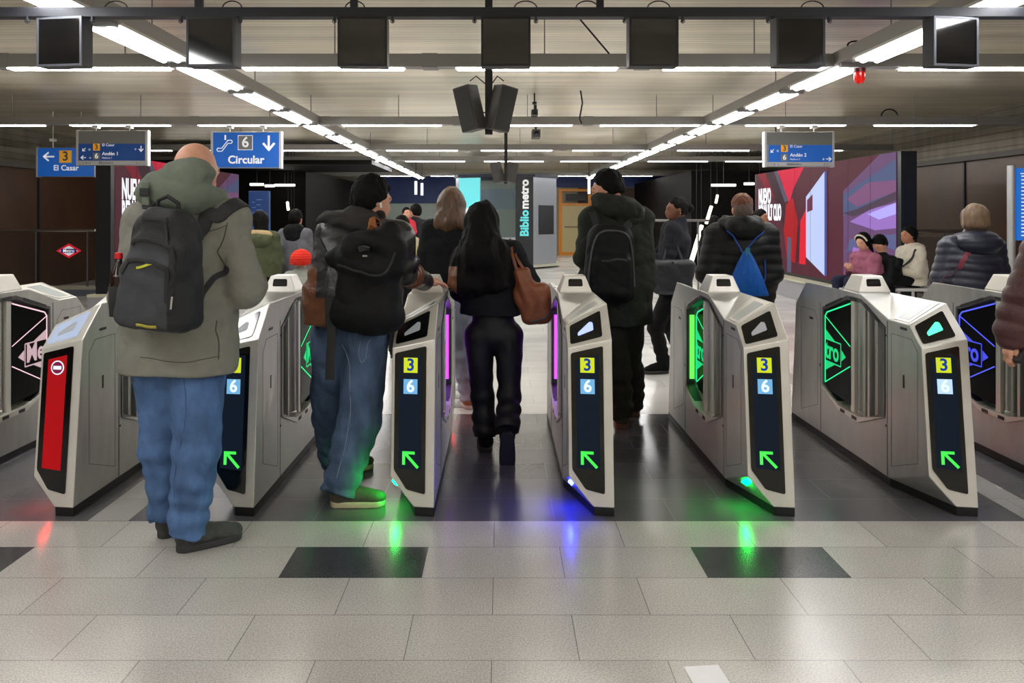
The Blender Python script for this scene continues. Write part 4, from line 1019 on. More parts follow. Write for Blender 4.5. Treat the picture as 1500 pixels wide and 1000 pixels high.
def body_mesh(J, root, h, skin, hands=None, wide=.84):
    s = J['s']; L_ = lat(J); r, f, u = frame(J['look']); hc = A3(J['hc'])
    B = np.array([r, f, u], F32); H = lambda a, b, c: hc+(r*a+f*b+u*c)*s
    P = [ell(H(0,-.012,.02), (.076*s,.094*s,.096*s), B), ell(H(0,.03,-.03), (.060*s,.064*s,.085*s), B), ell(H(0,.052,-.088), (.034*s,.034*s,.026*s), B)]
    P += [cap(H(0,.088,.004), H(0,.106,-.034), .008*s, .014*s), ell(H(0,.088,-.064), (.022*s,.012*s,.008*s), B), cap(H(-.032,.082,.022), H(.032,.082,.022), .010*s)]
    P += [cap(H(0,-.02,-.06), A3(J['nk'])-u*.0, .052*s, .058*s), cap(J['nk'], J['ch'], .06*s, .10*s)]
    P += [cap(J['ch'], J['wa'], .098*s*wide, .09*s*wide, L_, 1.45), cap(J['wa'], J['pe'], .09*s*wide, .10*s*wide, L_, 1.4), cap(J['shL'], J['shR'], .055*s)]
    head = uni(P, .03*s)
    ears = [ell(H(g*.078,-.008,-.012), (.009*s,.020*s,.031*s), B) for g in (-1,1)]
    rest = []
    for k in 'LR':
        rest += [cap(J['sh'+k], J['el'+k], .047*s, .038*s), cap(J['el'+k], J['ha'+k], .037*s, .025*s)]
        rest += [cap(J['hi'+k], J['kn'+k], .075*s, .05*s), cap(J['kn'+k], J['an'+k], .05*s, .034*s)]
        a = A3(J['an'+k]); t = un(J['ft'+k]); up = un(J['fu'+k]); rest.append(cap(a-up*.02, a+t*.13-up*.045, .032*s, .026*s))
    limbs = uni(rest, .02)
    hp = []
    for k in 'LR':
        d = un(A3(J['ha'+k])-A3(J['el'+k])); hd = (hands or {}).get(k)
        if hd is None:
            n = un(A3(J['ch'])-A3(J['ha'+k])); n = un(n-d*float(n@d)); l = np.cross(d, n)*(1 if k == 'L' else -1); hp += hand_prims(J['ha'+k], d, n, l, .5, s)
        else: hp += hand_prims(J['ha'+k], hd[0], hd[1], hd[2], hd[3], s*hd[4])
    hnd = uni(hp, .004)
    g = uni([head, limbs], .02); g = uni([g, uni(ears, .003), hnd], .006)
    return surf('body', g, h, skin, root), H, B
def garment_top(J, thick, hem, k=1.45, sl=(.068,.062,.05), rtor=(.135,.14,.145), sh=.085, collar=True, sleeve_end=.96):
    s = J['s']; L_ = lat(J)
    P = [cap(J['ch'], J['wa'], rtor[0]*s+thick, rtor[1]*s+thick, L_, k), cap(J['wa'], A3(J['pe'])-A3((0,0,.12)), rtor[1]*s+thick, rtor[2]*s+thick, L_, k)]
    P += [cap(J['shL'], J['shR'], sh*s), cap((A3(J['shL'])+A3(J['shR']))/2, J['ch'], .10*s, .12*s, L_, 1.3)]
    if collar: P.append(cap(A3(J['nk'])-A3((0,0,.03)), A3(J['nk'])+A3((0,0,.03)), .078*s, .07*s))
    tor = cut(uni(P, .05), (0,0,-1), (0,0,hem), .012)
    arms = []
    for q in 'LR':
        e = A3(J['el'+q]); w_ = e+(A3(J['ha'+q])-e)*sleeve_end
        arms.append(uni([cap(J['sh'+q], e, sl[0]*s, sl[1]*s), cap(e, w_, sl[1]*s, sl[2]*s)], .015))
    return uni([tor]+arms, .028)
def garment_legs(J, r=(.095,.075,.068), hem=.05, waist=None, k=.04):
    s = J['s']; L_ = lat(J); P = [cap(A3(J['pe'])+A3((0,0,.10)), A3(J['pe'])-A3((0,0,.03)), .108*s, .115*s, L_, 1.3)]
    legs = []
    for q in 'LR': legs.append(uni([cap(J['hi'+q], J['kn'+q], r[0]*s, r[1]*s), cap(J['kn'+q], J['an'+q], r[1]*s, r[2]*s)], .03))
    g = uni([uni(P, .03)]+legs, .02)
    if hem is not None:
        for q in 'LR':
            a = A3(J['an'+q]); d = un(a-A3(J['kn'+q])); e = a+d*(hem-.03)
            near = lambda P, a=a: np.sqrt(((P-a)**2).sum(1))
            g0 = g
            def f(P, g0=g0, e=e, d=d, near=near):
                v = g0(P); c = (P-e)@d; return np.where(near(P) < .24, np.maximum(v, c), v)
            g = Fd(f, g.lo, g.hi)
    return g
def leg_folds(g, J, amp, sd, fr=75):
    js = []
    for q in 'LR':
        d = A3(J['kn'+q])-A3(J['an'+q]); js += [(J['kn'+q], d, amp, .13, fr*.8), (A3(J['an'+q])+un(d)*.08, d, amp*1.3, .15, fr), (A3(J['hi'+q])-A3((0,0,.06)), A3((.3,.2,1)), amp*.7, .12, fr*.6)]
    return folds(g, amp*.8, (12,12,9), sd, js)
def arm_folds(g, J, amp, sd, fr=70, base=.85):
    js = []
    for q in 'LR':
        d = A3(J['sh'+q])-A3(J['el'+q]); js += [(J['el'+q], d, amp, .12, fr), (A3(J['sh'+q])-A3((0,0,.05)), A3((1 if q == 'L' else -1,0,1)), amp*.6, .12, fr*.6)]
    js.append((J['wa'], A3((.15,0,1)), amp*.8, .22, fr*.5))
    return folds(g, amp*base, (8,8,11), sd, js)
def shoe(J, q, root, h, m, msole, length=.285, boot=False, w_=.043):
    a = A3(J['an'+q]); t = un(J['ft'+q]); u = un(J['fu'+q]); t = un(t-u*float(t@u)); l = np.cross(t, u); s = J['s']**.6
    B = np.array([l, t, u], F32); he = a-t*.05*s-u*.086
    X = lambda i, j, k_: he+l*i*s+t*j*s+u*k_
    L_ = length/.285
    g = uni([cap(X(0,.045,.055), X(0,.19*L_,.045), w_*s, .042*s, l, 1.05), ell(X(.004,.225*L_,.040), (.046*s,.056*s,.036), B), cap(X(0,.05,.06), X(0,.052,.115), .046*s, .047*s), cap(X(0,.10,.08), X(0,.17,.055), .036*s, .034*s)], .02)
    g = cut(g, -u, X(0,0,.016), .006)
    g = disp(g, lambda P: .0015*nz(P, (70,70,70), 1.))
    o = surf('shoe', g, h, m, root)
    def sf(P):
        q_ = (P-he)@B.T; z = q_[:,2]; tt = np.clip((q_[:,1]/s-.045)/(.185*L_), 0, 1); dx = q_[:,0]/s; dy = q_[:,1]/s-.045-tt*.185*L_
        rr = .040+.009*np.sin(tt*2.4-.2); return np.maximum(np.sqrt(dx*dx+dy*dy)-rr-.003, np.abs(z-.015)-.0155)
    sg = Fd(sf, he-.06+np.minimum(0, t*.24*L_), he+.06+np.maximum(0, t*.24*L_))
    sg = Fd(sf, np.minimum(he, he+t*.25*L_)-.07, np.maximum(he, he+t*.25*L_)+.07)
    surf('sole', sg, h, msole, o)
    # laces
    if h < .008:
        P = []
        for j in range(4):
            y = .12+.022*j; P.append((X(-.022,y,.085-.012*j), X(.022,y+.01,.085-.012*j)))
        M = MB()
        for p, q2 in P: M.tube([tuple(p-A3(root.location)), tuple((p+q2)/2+u*.004-A3(root.location)), tuple(q2-A3(root.location))], .003, 5)
        M.obj('laces', mat('laces_dark', (26,26,26), .8), o)
    return o
for_parent_fix = []
def hair_short(J, root, H, B, h, m, vol=.008, nape=.08, front=.030, name='hair', rough=.0045, fr=80):
    s = J['s']; hc = A3(J['hc']); r, f, u = B
    g = uni([ell(H(0,-.016,.022), ((.078+vol)*s,(.097+vol)*s,(.099+vol)*s), B), ell(H(0,-.045,-.03), ((.062+vol*.6)*s,(.055+vol*.6)*s,(.065)*s), B)], .03)
    n = un(f*.80-u*.6); g = cut(g, n, H(0,front,.01), .012); g = cut(g, -u, H(0,0,-nape), .012)
    g = disp(g, lambda P: rough*nz(P, (fr,fr,fr*.6), 2.)+rough*.7*nz(P, (fr*.5,fr*.5,fr*.4), 4.))
    return surf(name, g, h, m, root)
def face(J, root, H, B, brow=BROW):
    M = MB(); o = A3(root.location); s = J['s']
    for g in (-1,1):
        c = H(g*.031,.080,.000)-o; M.lathe(tuple(c), [(0,-.009*s),(.008*s,-.006*s),(.011*s,0),(.008*s,.006*s),(0,.009*s)], 8)
    M.obj('eyes', EYE, root, smooth=True)
    M = MB()
    for g in (-1,1): M.tube([tuple(H(g*.016,.094,.020)-o), tuple(H(g*.034,.088,.027)-o), tuple(H(g*.050,.074,.020)-o)], .0042*s, 6)
    M.obj('eyebrows', brow, root, smooth=True)
    MB().tube([tuple(H(-.022,.092,-.064)-o), tuple(H(0,.101,-.062)-o), tuple(H(.022,.092,-.064)-o)], .0045*s, 6).obj('lips', LIP, root, smooth=True)
def person(J, label, h, skin=SKIN, hands=None):
    root = empty('person', Vector((J['pe'][0], J['pe'][1], 0)), label, 'person')
    b, H, B = body_mesh(J, root, h, skin, hands); return root, H, B
def bag_empty(name, loc, label, cat): return empty(name, loc, label, cat)
def basis(th=0., tilt=0., roll=0.):
    M = Matrix.Rotation(-th, 3, 'Z') @ Matrix.Rotation(tilt, 3, 'X') @ Matrix.Rotation(roll, 3, 'Y')
    return np.array([list(M.col[0]), list(M.col[1]), list(M.col[2])], F32)
def ground(J, *ks):
    for k in ks: J['an'+k].z = .088
# ------------------------------------------------------------------ the people
V3 = Vector
BLK = cloth('black_cloth', (10,10,12), noise=.15); BLKN = mat('black_nylon', (11,11,13), .65, spec=.2, wr=.12, wrs=9, noise=.15, nscale=12, bump=.25, bscale=200)
SHOE_B = mat('shoe_dark', (66,66,62), .75, noise=.3, nscale=30, bump=.5, bscale=160); SOLE_B = mat('sole_dark', (50,50,50), .7)

# 1. bald man, grey-green parka, black rucksack ------------------------------------------------
J = stand(-1.47, 3.55, 1.84)
J.update(look=V3((.38,.9,-.22)), hc=W(288,250,3.5), nk=W(276,300,3.5), ch=W(262,368,3.5), wa=W(262,450,3.52), pe=W(261,520,3.55),
    shL=W(212,326,3.52), shR=W(334,322,3.5), elR=W(359,424,3.5), elL=W(190,432,3.52), hiL=W(234,535,3.56), hiR=W(291,535,3.54),
    knL=W(244,650,3.62), knR=W(288,655,3.5), anL=W(245,757,3.66), anR=W(274,770,3.5), ftL=V3((.0,1,0)), ftR=V3((.80,.6,0)))
J['haR'] = J['elR']+V3((-.04,.27,-.0)); J['haL'] = J['elL']+V3((.12,.26,.03)); ground(J, 'L', 'R')
root, H, B = person(J, 'bald man in a grey-green hooded parka and blue jeans standing at the left gates', .007, SKIN)
g = garment_top(J, .022, .805, 1.52, (.080,.082,.062), (.135,.142,.155), .095)
jk = arm_folds(g, J, .006, 1.3, 62)
surf('parka', jk, .0065, OLIVE, root)
nk = A3(J['nk']); s = 1.05
rp = [nk+A3((.098*math.cos(t)+.015, .090*math.sin(t)-.02, .03)) for t in [i*PI/5 for i in range(11)]]
hd = uni([cap(rp[i], rp[i+1], .050) for i in range(10)]+[ell(nk+A3((-.02,-.125,.045)), (.158,.085,.085)), ell(nk+A3((.04,-.085,.135)), (.112,.085,.080)), ell(nk+A3((-.07,-.12,.08)), (.09,.07,.06))], .04)
hd = folds(hd, .007, (13,13,20), 3.1, [(nk+A3((0,-.14,.03)), A3((.3,0,1)), .008, .16, 55)])
surf('hood', hd, .0065, OLIVE_H, root)
hr = A3(root.location)
c = nk+A3((-.095,-.212,.045))-hr
M = MB().box((-.016,-.01,-.05),(.016,.004,.05), Matrix.Translation(Vector(c))); M.obj('hood_tab', OLIVE_H, root, bev=.003)
MB().box((-.02,-.02,-.012),(.02,-.008,.024), Matrix.Translation(Vector(c))).obj('hood_buckle', BLACKP, root, bev=.003)
tr = leg_folds(garment_legs(J, (.118,.100,.082), .045), J, .0075, .7, 70)
tr = cut(tr, (0,0,1), (0,0,1.0)); surf('jeans', tr, .0065, DENIM, root)
hs = uni([ell(H(0,-.05,-.045), (.074,.06,.05), B), ell(H(0,-.02,-.03), (.081,.08,.045), B)], .02); hs = cut(hs, un(B[1]*.8-B[2]*.2), H(0,.02,0)); hs = cut(hs, -B[2], H(0,0,-.075))
SE = mat('parka_seam', (70,70,62), .9)
cord('sleeve_seam', jk, [W(338,316,3.3), W(329,345,3.3), W(324,375,3.3), W(330,402,3.35)], .0028, SE, root, off=.0)
cord('hem_seam', jk, [W(188,528,3.3), W(225,532,3.3), W(262,534,3.3), W(300,533,3.3), W(333,529,3.3)], .0022, SE, root, off=.0)
cord('side_vent', jk, [W(326,480,3.3), W(329,505,3.3), W(330,534,3.3)], .0028, SE, root, off=.0)
cord('yoke_seam', jk, [W(222,330,3.3), W(262,336,3.3), W(300,334,3.3), W(332,328,3.3)], .0022, SE, root, off=.0)
cord('leg_seam', tr, [W(243,560,3.3), W(250,620,3.3), W(255,690,3.4), W(254,745,3.4)], .002, mat('denim_seam', (52,76,112), .9), root, off=.0)
surf('hair_fringe', hs, .006, H_GREY, root)
face(J, root, H, B)
for q in 'LR': shoe(J, q, root, .005, SHOE_B, SOLE_B, .30)
# rucksack
bl = V3(((242-HX)*3.24/FOC, 3.235, W(0,390,3.24).z)); bp = bag_empty('rucksack', bl, 'black and charcoal rucksack on the back of the bald man in the parka', 'backpack')
RS = mat('rucksack_charcoal', (52,54,58), .75, noise=.14, nscale=20, bump=.4, bscale=300); RSB = mat('rucksack_black', (20,21,24), .7, bump=.3, bscale=200)
Bb = basis(.16, 0, .09)
c = A3(bl); Q = lambda x, y, z: c+Bb[0]*x+Bb[1]*y+Bb[2]*z
bg = uni([rbox(Q(0,.0,-.02), (.158,.085,.245), Bb, .07, .17), rbox(Q(-.01,-.075,-.11), (.135,.045,.145), Bb, .045, .06), rbox(Q(.015,-.05,.15), (.095,.055,.10), Bb, .05), rbox(Q(.02,-.055,.05), (.13,.05,.08), Bb, .045)], .03)
bg = folds(bg, .004, (16,16,16), 5., [(Q(0,-.1,.04), A3((.2,0,1)), .005, .12, 70)])
surf('bag_shell', bg, .006, [RS, RSB], bp, matfn=lambda C: ((((C-c)@Bb[0]) > .10) | (((C-c)@Bb[2]) > .11)).astype(int))
for nm, pts in (('pocket_zip', [(-.14,-.2,-.02),(-.12,-.2,.035),(-.02,-.2,.045),(.07,-.2,.03),(.1,-.2,-.05),(.115,-.2,-.13)]), ('flap_zip', [(-.12,-.2,.10),(-.08,-.2,.125),(.03,-.2,.10),(.10,-.2,.07),(.135,-.15,-.02)]), ('side_zip', [(.045,-.2,.19),(.075,-.2,.12),(.12,-.2,.06),(.14,-.18,-.04),(.14,-.18,-.16)])):
    ribbon(nm, bg, [Q(*p) for p in pts], .018, .006, RSB, bp)
ribbon('top_zip', bg, [Q(-.08,-.2,.2), Q(0,-.2,.21), Q(.08,-.2,.20)], .02, .006, RSB, bp)
MB().tube([tuple(Q(-.05,-.01,.21)-c), tuple(Q(-.04,-.02,.275)-c), tuple(Q(.0,-.02,.295)-c), tuple(Q(.05,-.02,.27)-c), tuple(Q(.06,-.01,.21)-c)], .009, 8).obj('grab_handle', RSB, bp, smooth=True)
ribbon('yellow_mark', bg, [Q(-.045,-.2,-.005), Q(.02,-.2,.012)], .010, .003, mat('mark_yellow', (190,190,50), .6), bp, off=.004)
ribbon('yellow_base_mark', bg, [Q(-.03,-.16,-.262), Q(.06,-.16,-.258)], .012, .004, mat('mark_yellow2', (170,160,60), .6), bp, off=.004)
MB().tube([tuple(Q(.128,-.135,-.10)-c), tuple(Q(.13,-.14,-.15)-c)], .004, 6).obj('zip_pull', STEEL, bp)
both = uni([jk, hd], .01)
STR = mat('strap_black', (30,31,34), .7, bump=.3, bscale=300)
ribbon('shoulder_strap', both, [Q(-.075,.03,.20), W(216,312,3.36), W(220,292,3.48), W(215,300,3.62)], .062, .012, STR, bp)
ribbon('shoulder_strap', both, [Q(.09,.04,.15), W(292,330,3.3), W(318,312,3.36), W(345,302,3.46), W(352,318,3.62)], .062, .012, STR, bp)
ribbon('lower_strap', jk, [Q(.13,.02,-.16), W(300,425,3.33), W(322,404,3.34), W(334,392,3.44)], .026, .006, STR, bp)
# bottle in the side pocket
bo = bag_empty('drink_bottle', V3(tuple(Q(-.168,-.035,-.215))), 'cola bottle with a red cap in the side pocket of the black rucksack', 'bottle')
MB().lathe((0,0,0), [(0,0),(.028,.0),(.033,.02),(.031,.09),(.034,.12),(.033,.17),(.014,.215),(.013,.235)], 18).obj('bottle_body', mat('cola', (34,20,18), .1, coat=.6), bo, smooth=True)
MB().lathe((0,0,.20), [(.016,0),(.013,.02),(.0125,.035)], 16).obj('bottle_neck', mat('bottle_clear', (150,150,155), .1, alpha=.6), bo, smooth=True)
MB().lathe((0,0,.232), [(.0,.0),(.0165,.0),(.0165,.022),(.012,.026),(0,.026)], 16).obj('bottle_cap', mat('cap_red', (200,20,35), .4), bo, smooth=True)
MB().lathe((0,0,0), [(0,-.012),(.036,-.008),(.040,.05),(.0405,.115),(.038,.118)], 18).obj('mesh_pocket', RSB, bo, smooth=True)

# 2. man in the black and brown leather jacket -------------------------------------------------
J = stand(-.80, 4.15, 1.74)
J.update(look=V3((.80,.62,-.22)), hc=W(546,292,4.2), nk=W(530,328,4.16), ch=W(528,378,4.12), wa=W(518,432,4.12), pe=W(513,482,4.14),
    shL=W(487,342,4.12), shR=W(584,348,4.2), elL=W(473,420,4.06), elR=W(596,400,4.3), haR=W(622,412,4.52), hiL=W(489,497,4.18), hiR=W(536,497,4.14),
    knR=W(528,612,4.12), anR=W(497,722,4.03), knL=W(488,610,4.36), anL=W(492,694,4.52), ftR=V3((1,.08,0)), ftL=V3((.8,.6,0)))
J['haL'] = J['elL']+V3((.12,.28,-.02)); ground(J, 'L', 'R')
root, H, B = person(J, 'man in a black leather jacket with brown panels leaning over the second lane gate', .007, SKIN, {'R': (V3((.8,.6,-.1)), V3((0,0,-1)), V3((-.6,.8,0)), .35, 1.0)})
LEA = mat('leather_black', (36,35,36), .33, noise=.2, nscale=10, bump=.3, bscale=50, rvar=.08); LEB = mat('leather_brown', (104,62,38), .42, noise=.25, nscale=16, bump=.35, bscale=60)
g = garment_top(J, .03, W(0,478,4.0).z, 1.42, (.080,.072,.058), (.135,.15,.15), .092)
g = uni([g, cap(W(500,378,4.12), W(492,450,4.12), .11, .12)], .06)
jk = arm_folds(g, J, .0075, 2.3, 70, .6)
e, w_ = A3(J['elR']), A3(J['haR']); ax = un(w_-e)
sh_, el_ = A3(J['shR']), A3(J['elR']); ax2 = un(el_-sh_)
def lm(C):
    px = HX+C[:,0]*FOC/C[:,1]; py = HY-(C[:,2]-CAMZ)*FOC/C[:,1]
    t = (C-e)@ax; near = np.linalg.norm(C-e, axis=1) < .17
    band = near & (np.abs(t-.02) < .05)
    t2 = (C-A3(J['pe']))@A3((0,0,1)); side = (C-A3(J['pe']))@A3((1,0,0))
    hem = (t2 > .0) & (t2 < .19) & (np.abs(side+.18) < .09)
    hem2 = (t2 < .10) & (side > .06)
    sleeveL = (np.linalg.norm(C-A3(J['elL']), axis=1) < .13) & (C[:,0] < J['elL'][0]-.01)
    return (band | hem | hem2 | sleeveL).astype(int)
surf('leather_jacket', jk, .0065, [LEA, LEB], root, matfn=lm)
for t in (-.03,.02,.07):
    c = e+ax*t; r0 = .082; u1 = np.cross(ax, A3((0,0,1))); u1 = un(u1); u2 = np.cross(ax, u1)
    ribbon('sleeve_strap', jk, [c+u1*r0*math.cos(a)+u2*r0*math.sin(a) for a in [i*PI/4+.3 for i in range(9)]], .022, .006, LEB if t > -.01 else LEA, root, 4)
nk = A3(J['nk'])
hd = uni([ell(nk+A3((-.10,-.02,.035)), (.145,.10,.05), basis(0,0,-.16)), ell(nk+A3((-.03,-.08,.0)), (.14,.07,.06)), ell(nk+A3((.07,-.04,-.03)), (.06,.07,.07)), ell(nk+A3((-.0,.05,.03)), (.12,.08,.05))], .04)
hd = folds(hd, .008, (16,14,22), 1.7, [(nk+A3((-.1,-.1,.03)), A3((.3,0,1)), .008, .14, 60)])
surf('cotton_hood', hd, .0065, cloth('cotton_charcoal', (46,44,44)), root)
ribbon('collar_patch', uni([jk, hd], .01), [W(566,317,4.0), W(558,328,4.0), W(549,341,4.0)], .075, .01, mat('suede_tan', (150,90,40), .8, bump=.4, bscale=200), root, off=.006)
tr = leg_folds(garment_legs(J, (.128,.112,.098), .05), J, .008, 2.9, 66); tr = cut(tr, (0,0,1), (0,0,.98))
surf('jeans', tr, .0065, DENIM2, root)
STI = mat('stitching_pale', (120,132,150), .8)
cord('pocket_stitching', tr, [W(516,500,3.9), W(518,528,3.9), W(533,535,3.9), W(547,526,3.9), W(549,500,3.9)], .0018, STI, root, off=.001)
cord('side_seam', tr, [W(486,520,3.9), W(494,580,3.9), W(497,640,3.9), W(490,700,3.9)], .002, STI, root, off=.001)
hair_short(J, root, H, B, .006, H_BLACK, .018, .075, .03, rough=.007, fr=95); face(J, root, H, B)
bd = uni([ell(H(0,.045,-.085), (.048,.045,.04), B), ell(H(0,.03,-.07), (.068,.05,.035), B)], .02); bd = cut(bd, B[2], H(0,0,-.05)); surf('beard', disp(bd, lambda P: .002*nz(P, (150,150,150), 0.)), .006, mat('beard_dark', (34,26,22), .9), root)
MB().tube([tuple(H(.086,.004,-.018)-A3(root.location)), tuple(H(.090,.012,-.045)-A3(root.location))], .006, 8).obj('earphone', mat('earphone_white', (225,225,225), .3), root, smooth=True)
shoe(J, 'R', root, .005, mat('shoe_khaki', (70,66,54), .8, noise=.1, nscale=40), mat('sole_cream', (186,172,144), .6), .30)
shoe(J, 'L', root, .006, MATS['shoe_khaki'], MATS['sole_cream'], .30)
bl = W(534,406,3.93); bp = bag_empty('drawstring_backpack', bl, 'large soft black backpack drooping on the back of the man in the leather jacket', 'backpack')
c = A3(bl); Bb = basis(.1, .05, .10); Q = lambda x, y, z: c+Bb[0]*x+Bb[1]*y+Bb[2]*z
bg = uni([rbox(Q(.02,.0,-.07), (.165,.07,.20), Bb, .07, .08), rbox(Q(.04,-.005,.12), (.17,.06,.11), Bb, .055), cap(Q(-.17,.0,.08), Q(.1,.0,.22), .045, .05), cap(Q(.08,.02,.17), Q(.11,.04,.235), .06, .045), ell(Q(.04,-.02,-.20), (.175,.08,.09), Bb)], .06)
bg = folds(bg, .010, (9,9,11), 4.2, [(Q(0,-.1,.08), A3((.6,0,1)), .009, .18, 38)])
surf('bag_shell', bg, .0065, BLKN, bp)
ribbon('buckle', bg, [Q(-.005,-.2,.115), Q(.03,-.2,.118)], .03, .016, BLACKP, bp); 
MB().box((-.012,-.004,-.002),(.012,.004,.006), Matrix.Translation(Vector(Q(.02,-.098,.12)-c))).obj('buckle_ring', CHROME, bp)
ribbon('top_seam', bg, [Q(-.18,-.2,.04), Q(-.08,-.2,.01), Q(.02,-.2,-.0), Q(.12,-.2,.06), Q(.17,-.2,.12)], .012, .006, STR, bp)
ribbon('shoulder_strap', uni([jk, hd], .01), [Q(.1,.0,.27), W(563,335,4.0), W(571,322,4.1)], .05, .012, STR, bp)
ribbon('shoulder_strap', jk, [Q(-.17,.0,.06), W(478,372,3.98), W(470,352,4.05)], .03, .008, STR, bp)
ribbon('hanging_strap', None, [Q(-.165,-.03,-.12), W(486,490,3.93), W(484,525,3.92), W(483,556,3.92)], .045, .010, STR, bp)

# 3. woman with long dark wavy hair ---------------------------------------------------------------
J = stand(-.05, 4.95, 1.63)
J.update(look=V3((0,1,-.22)), hc=W(706,322,4.95), nk=W(709,352,4.95), ch=W(714,392,4.93), wa=W(718,435,4.93), pe=W(722,480,4.95), shL=W(684,372,4.95), shR=W(752,370,4.95),
    elL=W(674,428,4.95), elR=W(776,412,4.98), hiL=W(702,492,4.95), hiR=W(745,492,4.95), knL=W(706,575,4.98), anL=W(712,648,4.98), knR=W(746,575,4.93), anR=W(743,634,4.74),
    ftL=V3((-.1,1,0)), ftR=V3((0,.18,-1)), fuR=V3((0,1,.18)))
J['haL'] = J['elL']+V3((.05,.22,-.03)); J['haR'] = J['elR']+V3((-.06,.22,.06)); ground(J, 'L')
root, H, B = person(J, 'woman with long dark wavy hair walking through the middle lane in black trousers', .008, SKIN2)
g = garment_top(J, .008, W(0,463,4.85).z, 1.40, (.072,.068,.052), (.128,.125,.20), .082)
surf('navy_jacket', arm_folds(g, J, .0055, 4.1, 62), .007, cloth('navy_cloth', (16,17,24)), root)
tr = leg_folds(garment_legs(J, (.104,.078,.088), .02), J, .005, 5.5, 70); tr = cut(tr, (0,0,1), (0,0,.97))
surf('black_trousers', tr, .007, mat('coated_black', (12,13,15), .58, noise=.2, nscale=10, bump=.15, bscale=200, rvar=.1), root)
hc = A3(J['hc'])
ht = uni([ell(H(0,-.012,.02), (.092,.110,.112), B), cap(H(0,-.04,-.03), W(704,375,4.82), .09, .12, (1,0,0), 1.15), cap(W(700,372,4.82), W(690,418,4.8), .09, .075, (1,0,0), 1.5), cap(W(722,372,4.82), W(728,415,4.8), .08, .06, (1,0,0), 1.3), cap(W(672,380,4.85), W(664,415,4.83), .045, .03)], .05)
ht = disp(ht, lambda P: .017*np.abs(nz(P, (30,20,13), 1.2))+.005*nz(P, (80,60,24), 2.)-.006)
def tipm(C): return ((C[:,2] < 1.20) & (C[:,0] < -.27)).astype(int)
surf('long_hair', ht, .0065, [H_BLACK, mat('hair_amber_tips', (110,66,36), .5, noise=.3, nscale=40, stretch=(1,1,.2))], root, matfn=tipm)
shoe(J, 'L', root, .006, BLK, SOLE_B, .26); shoe(J, 'R', root, .006, BLK, mat('sole_black', (22,22,24), .6), .26)
bl = W(777,432,4.83); bp = bag_empty('shoulder_bag', bl, 'brown leather shoulder bag hanging from the shoulder of the dark haired woman', 'handbag')
c = A3(bl); Bb = basis(.25, 0, -.16); Q = lambda x, y, z: c+Bb[0]*x+Bb[1]*y+Bb[2]*z
BRN = mat('bag_brown_leather', (122,66,40), .42, noise=.15, nscale=12, bump=.2, bscale=60)
bg = uni([rbox(Q(.02,0,-.06), (.105,.05,.13), Bb, .05, -.12), rbox(Q(-.03,0,.07), (.055,.03,.11), Bb, .03)], .06)
bg = folds(bg, .005, (18,12,9), 2.2, [(Q(-.02,-.05,.05), A3((1,0,.3)), .006, .10, 90)])
surf('bag_body', bg, .006, BRN, bp)
for p0, p1, p2 in ((Q(-.05,-.02,.13), W(751,375,4.83), W(748,352,4.93)), (Q(.03,-.02,.09), W(757,378,4.85), W(750,354,4.95))):
    ribbon('bag_strap', None, [p0, p1, p2, V3(tuple(p2))+V3((-.01,.06,-.01))], .018, .006, BRN, bp)
ribbon('lining_edge', bg, [Q(-.01,-.1,-.19), Q(.07,-.1,-.18), Q(.13,-.05,-.12)], .012, .005, mat('bag_dark_edge', (80,72,82), .6), bp)

# 4. woman with dark blond hair, black coat ------------------------------------------------------
J = stand(W(664,0,6.1).x, 6.1, 1.79)
J.update(look=V3((.1,1,-.1)), hc=W(662,298,6.1), nk=W(663,328,6.1), ch=W(662,358,6.1), wa=W(662,400,6.1), pe=W(664,436,6.12), shL=W(632,338,6.1), shR=W(694,338,6.1), elL=W(622,385,6.1), elR=W(704,385,6.1),
    hiL=W(657,445,6.12), hiR=W(678,445,6.12), knL=W(675,520,6.12), anL=W(687,590,6.08), knR=W(690,515,6.2), anR=W(697,572,6.55), ftL=V3((-.3,1,0)), ftR=V3((0,1,0)))
J['haL'] = J['elL']+V3((.03,.2,-.1)); J['haR'] = J['elR']+V3((-.03,.2,-.1)); ground(J, 'L', 'R')
root, H, B = person(J, 'woman with shoulder length dark blond hair in a black coat ahead in the middle lane', .010)
g = garment_top(J, .02, W(0,428,6.1).z, 1.5, (.078,.074,.058), (.13,.13,.14), .09)
surf('black_coat', arm_folds(g, J, .006, 3.3, 55), .009, cloth('coat_black', (16,16,18)), root)
surf('pale_jeans', leg_folds(garment_legs(J, (.098,.078,.07), .05), J, .006, 1.5, 70), .009, DENIM3, root)
ht = uni([ell(H(0,-.01,.02), (.096,.112,.11), B), cap(H(0,-.03,-.03), H(0,-.06,-.15), .088, .088, (1,0,0), 1.15), cap(H(-.06,-.06,-.12), H(-.10,-.05,-.19), .05, .03), cap(H(.06,-.06,-.12), H(.09,-.05,-.20), .05, .03)], .05)
ht = cut(ht, (0,0,-1), W(0,340,6.1)); surf('hair', disp(ht, lambda P: .018*np.abs(nz(P, (26,20,8), 1.))+.004*nz(P, (90,60,14), 2.)-.008), .008, H_BLOND, root)
for q in 'LR': shoe(J, q, root, .008, mat('shoe_tan', (150,96,62), .6), mat('sole_white', (200,196,190), .6), .25)

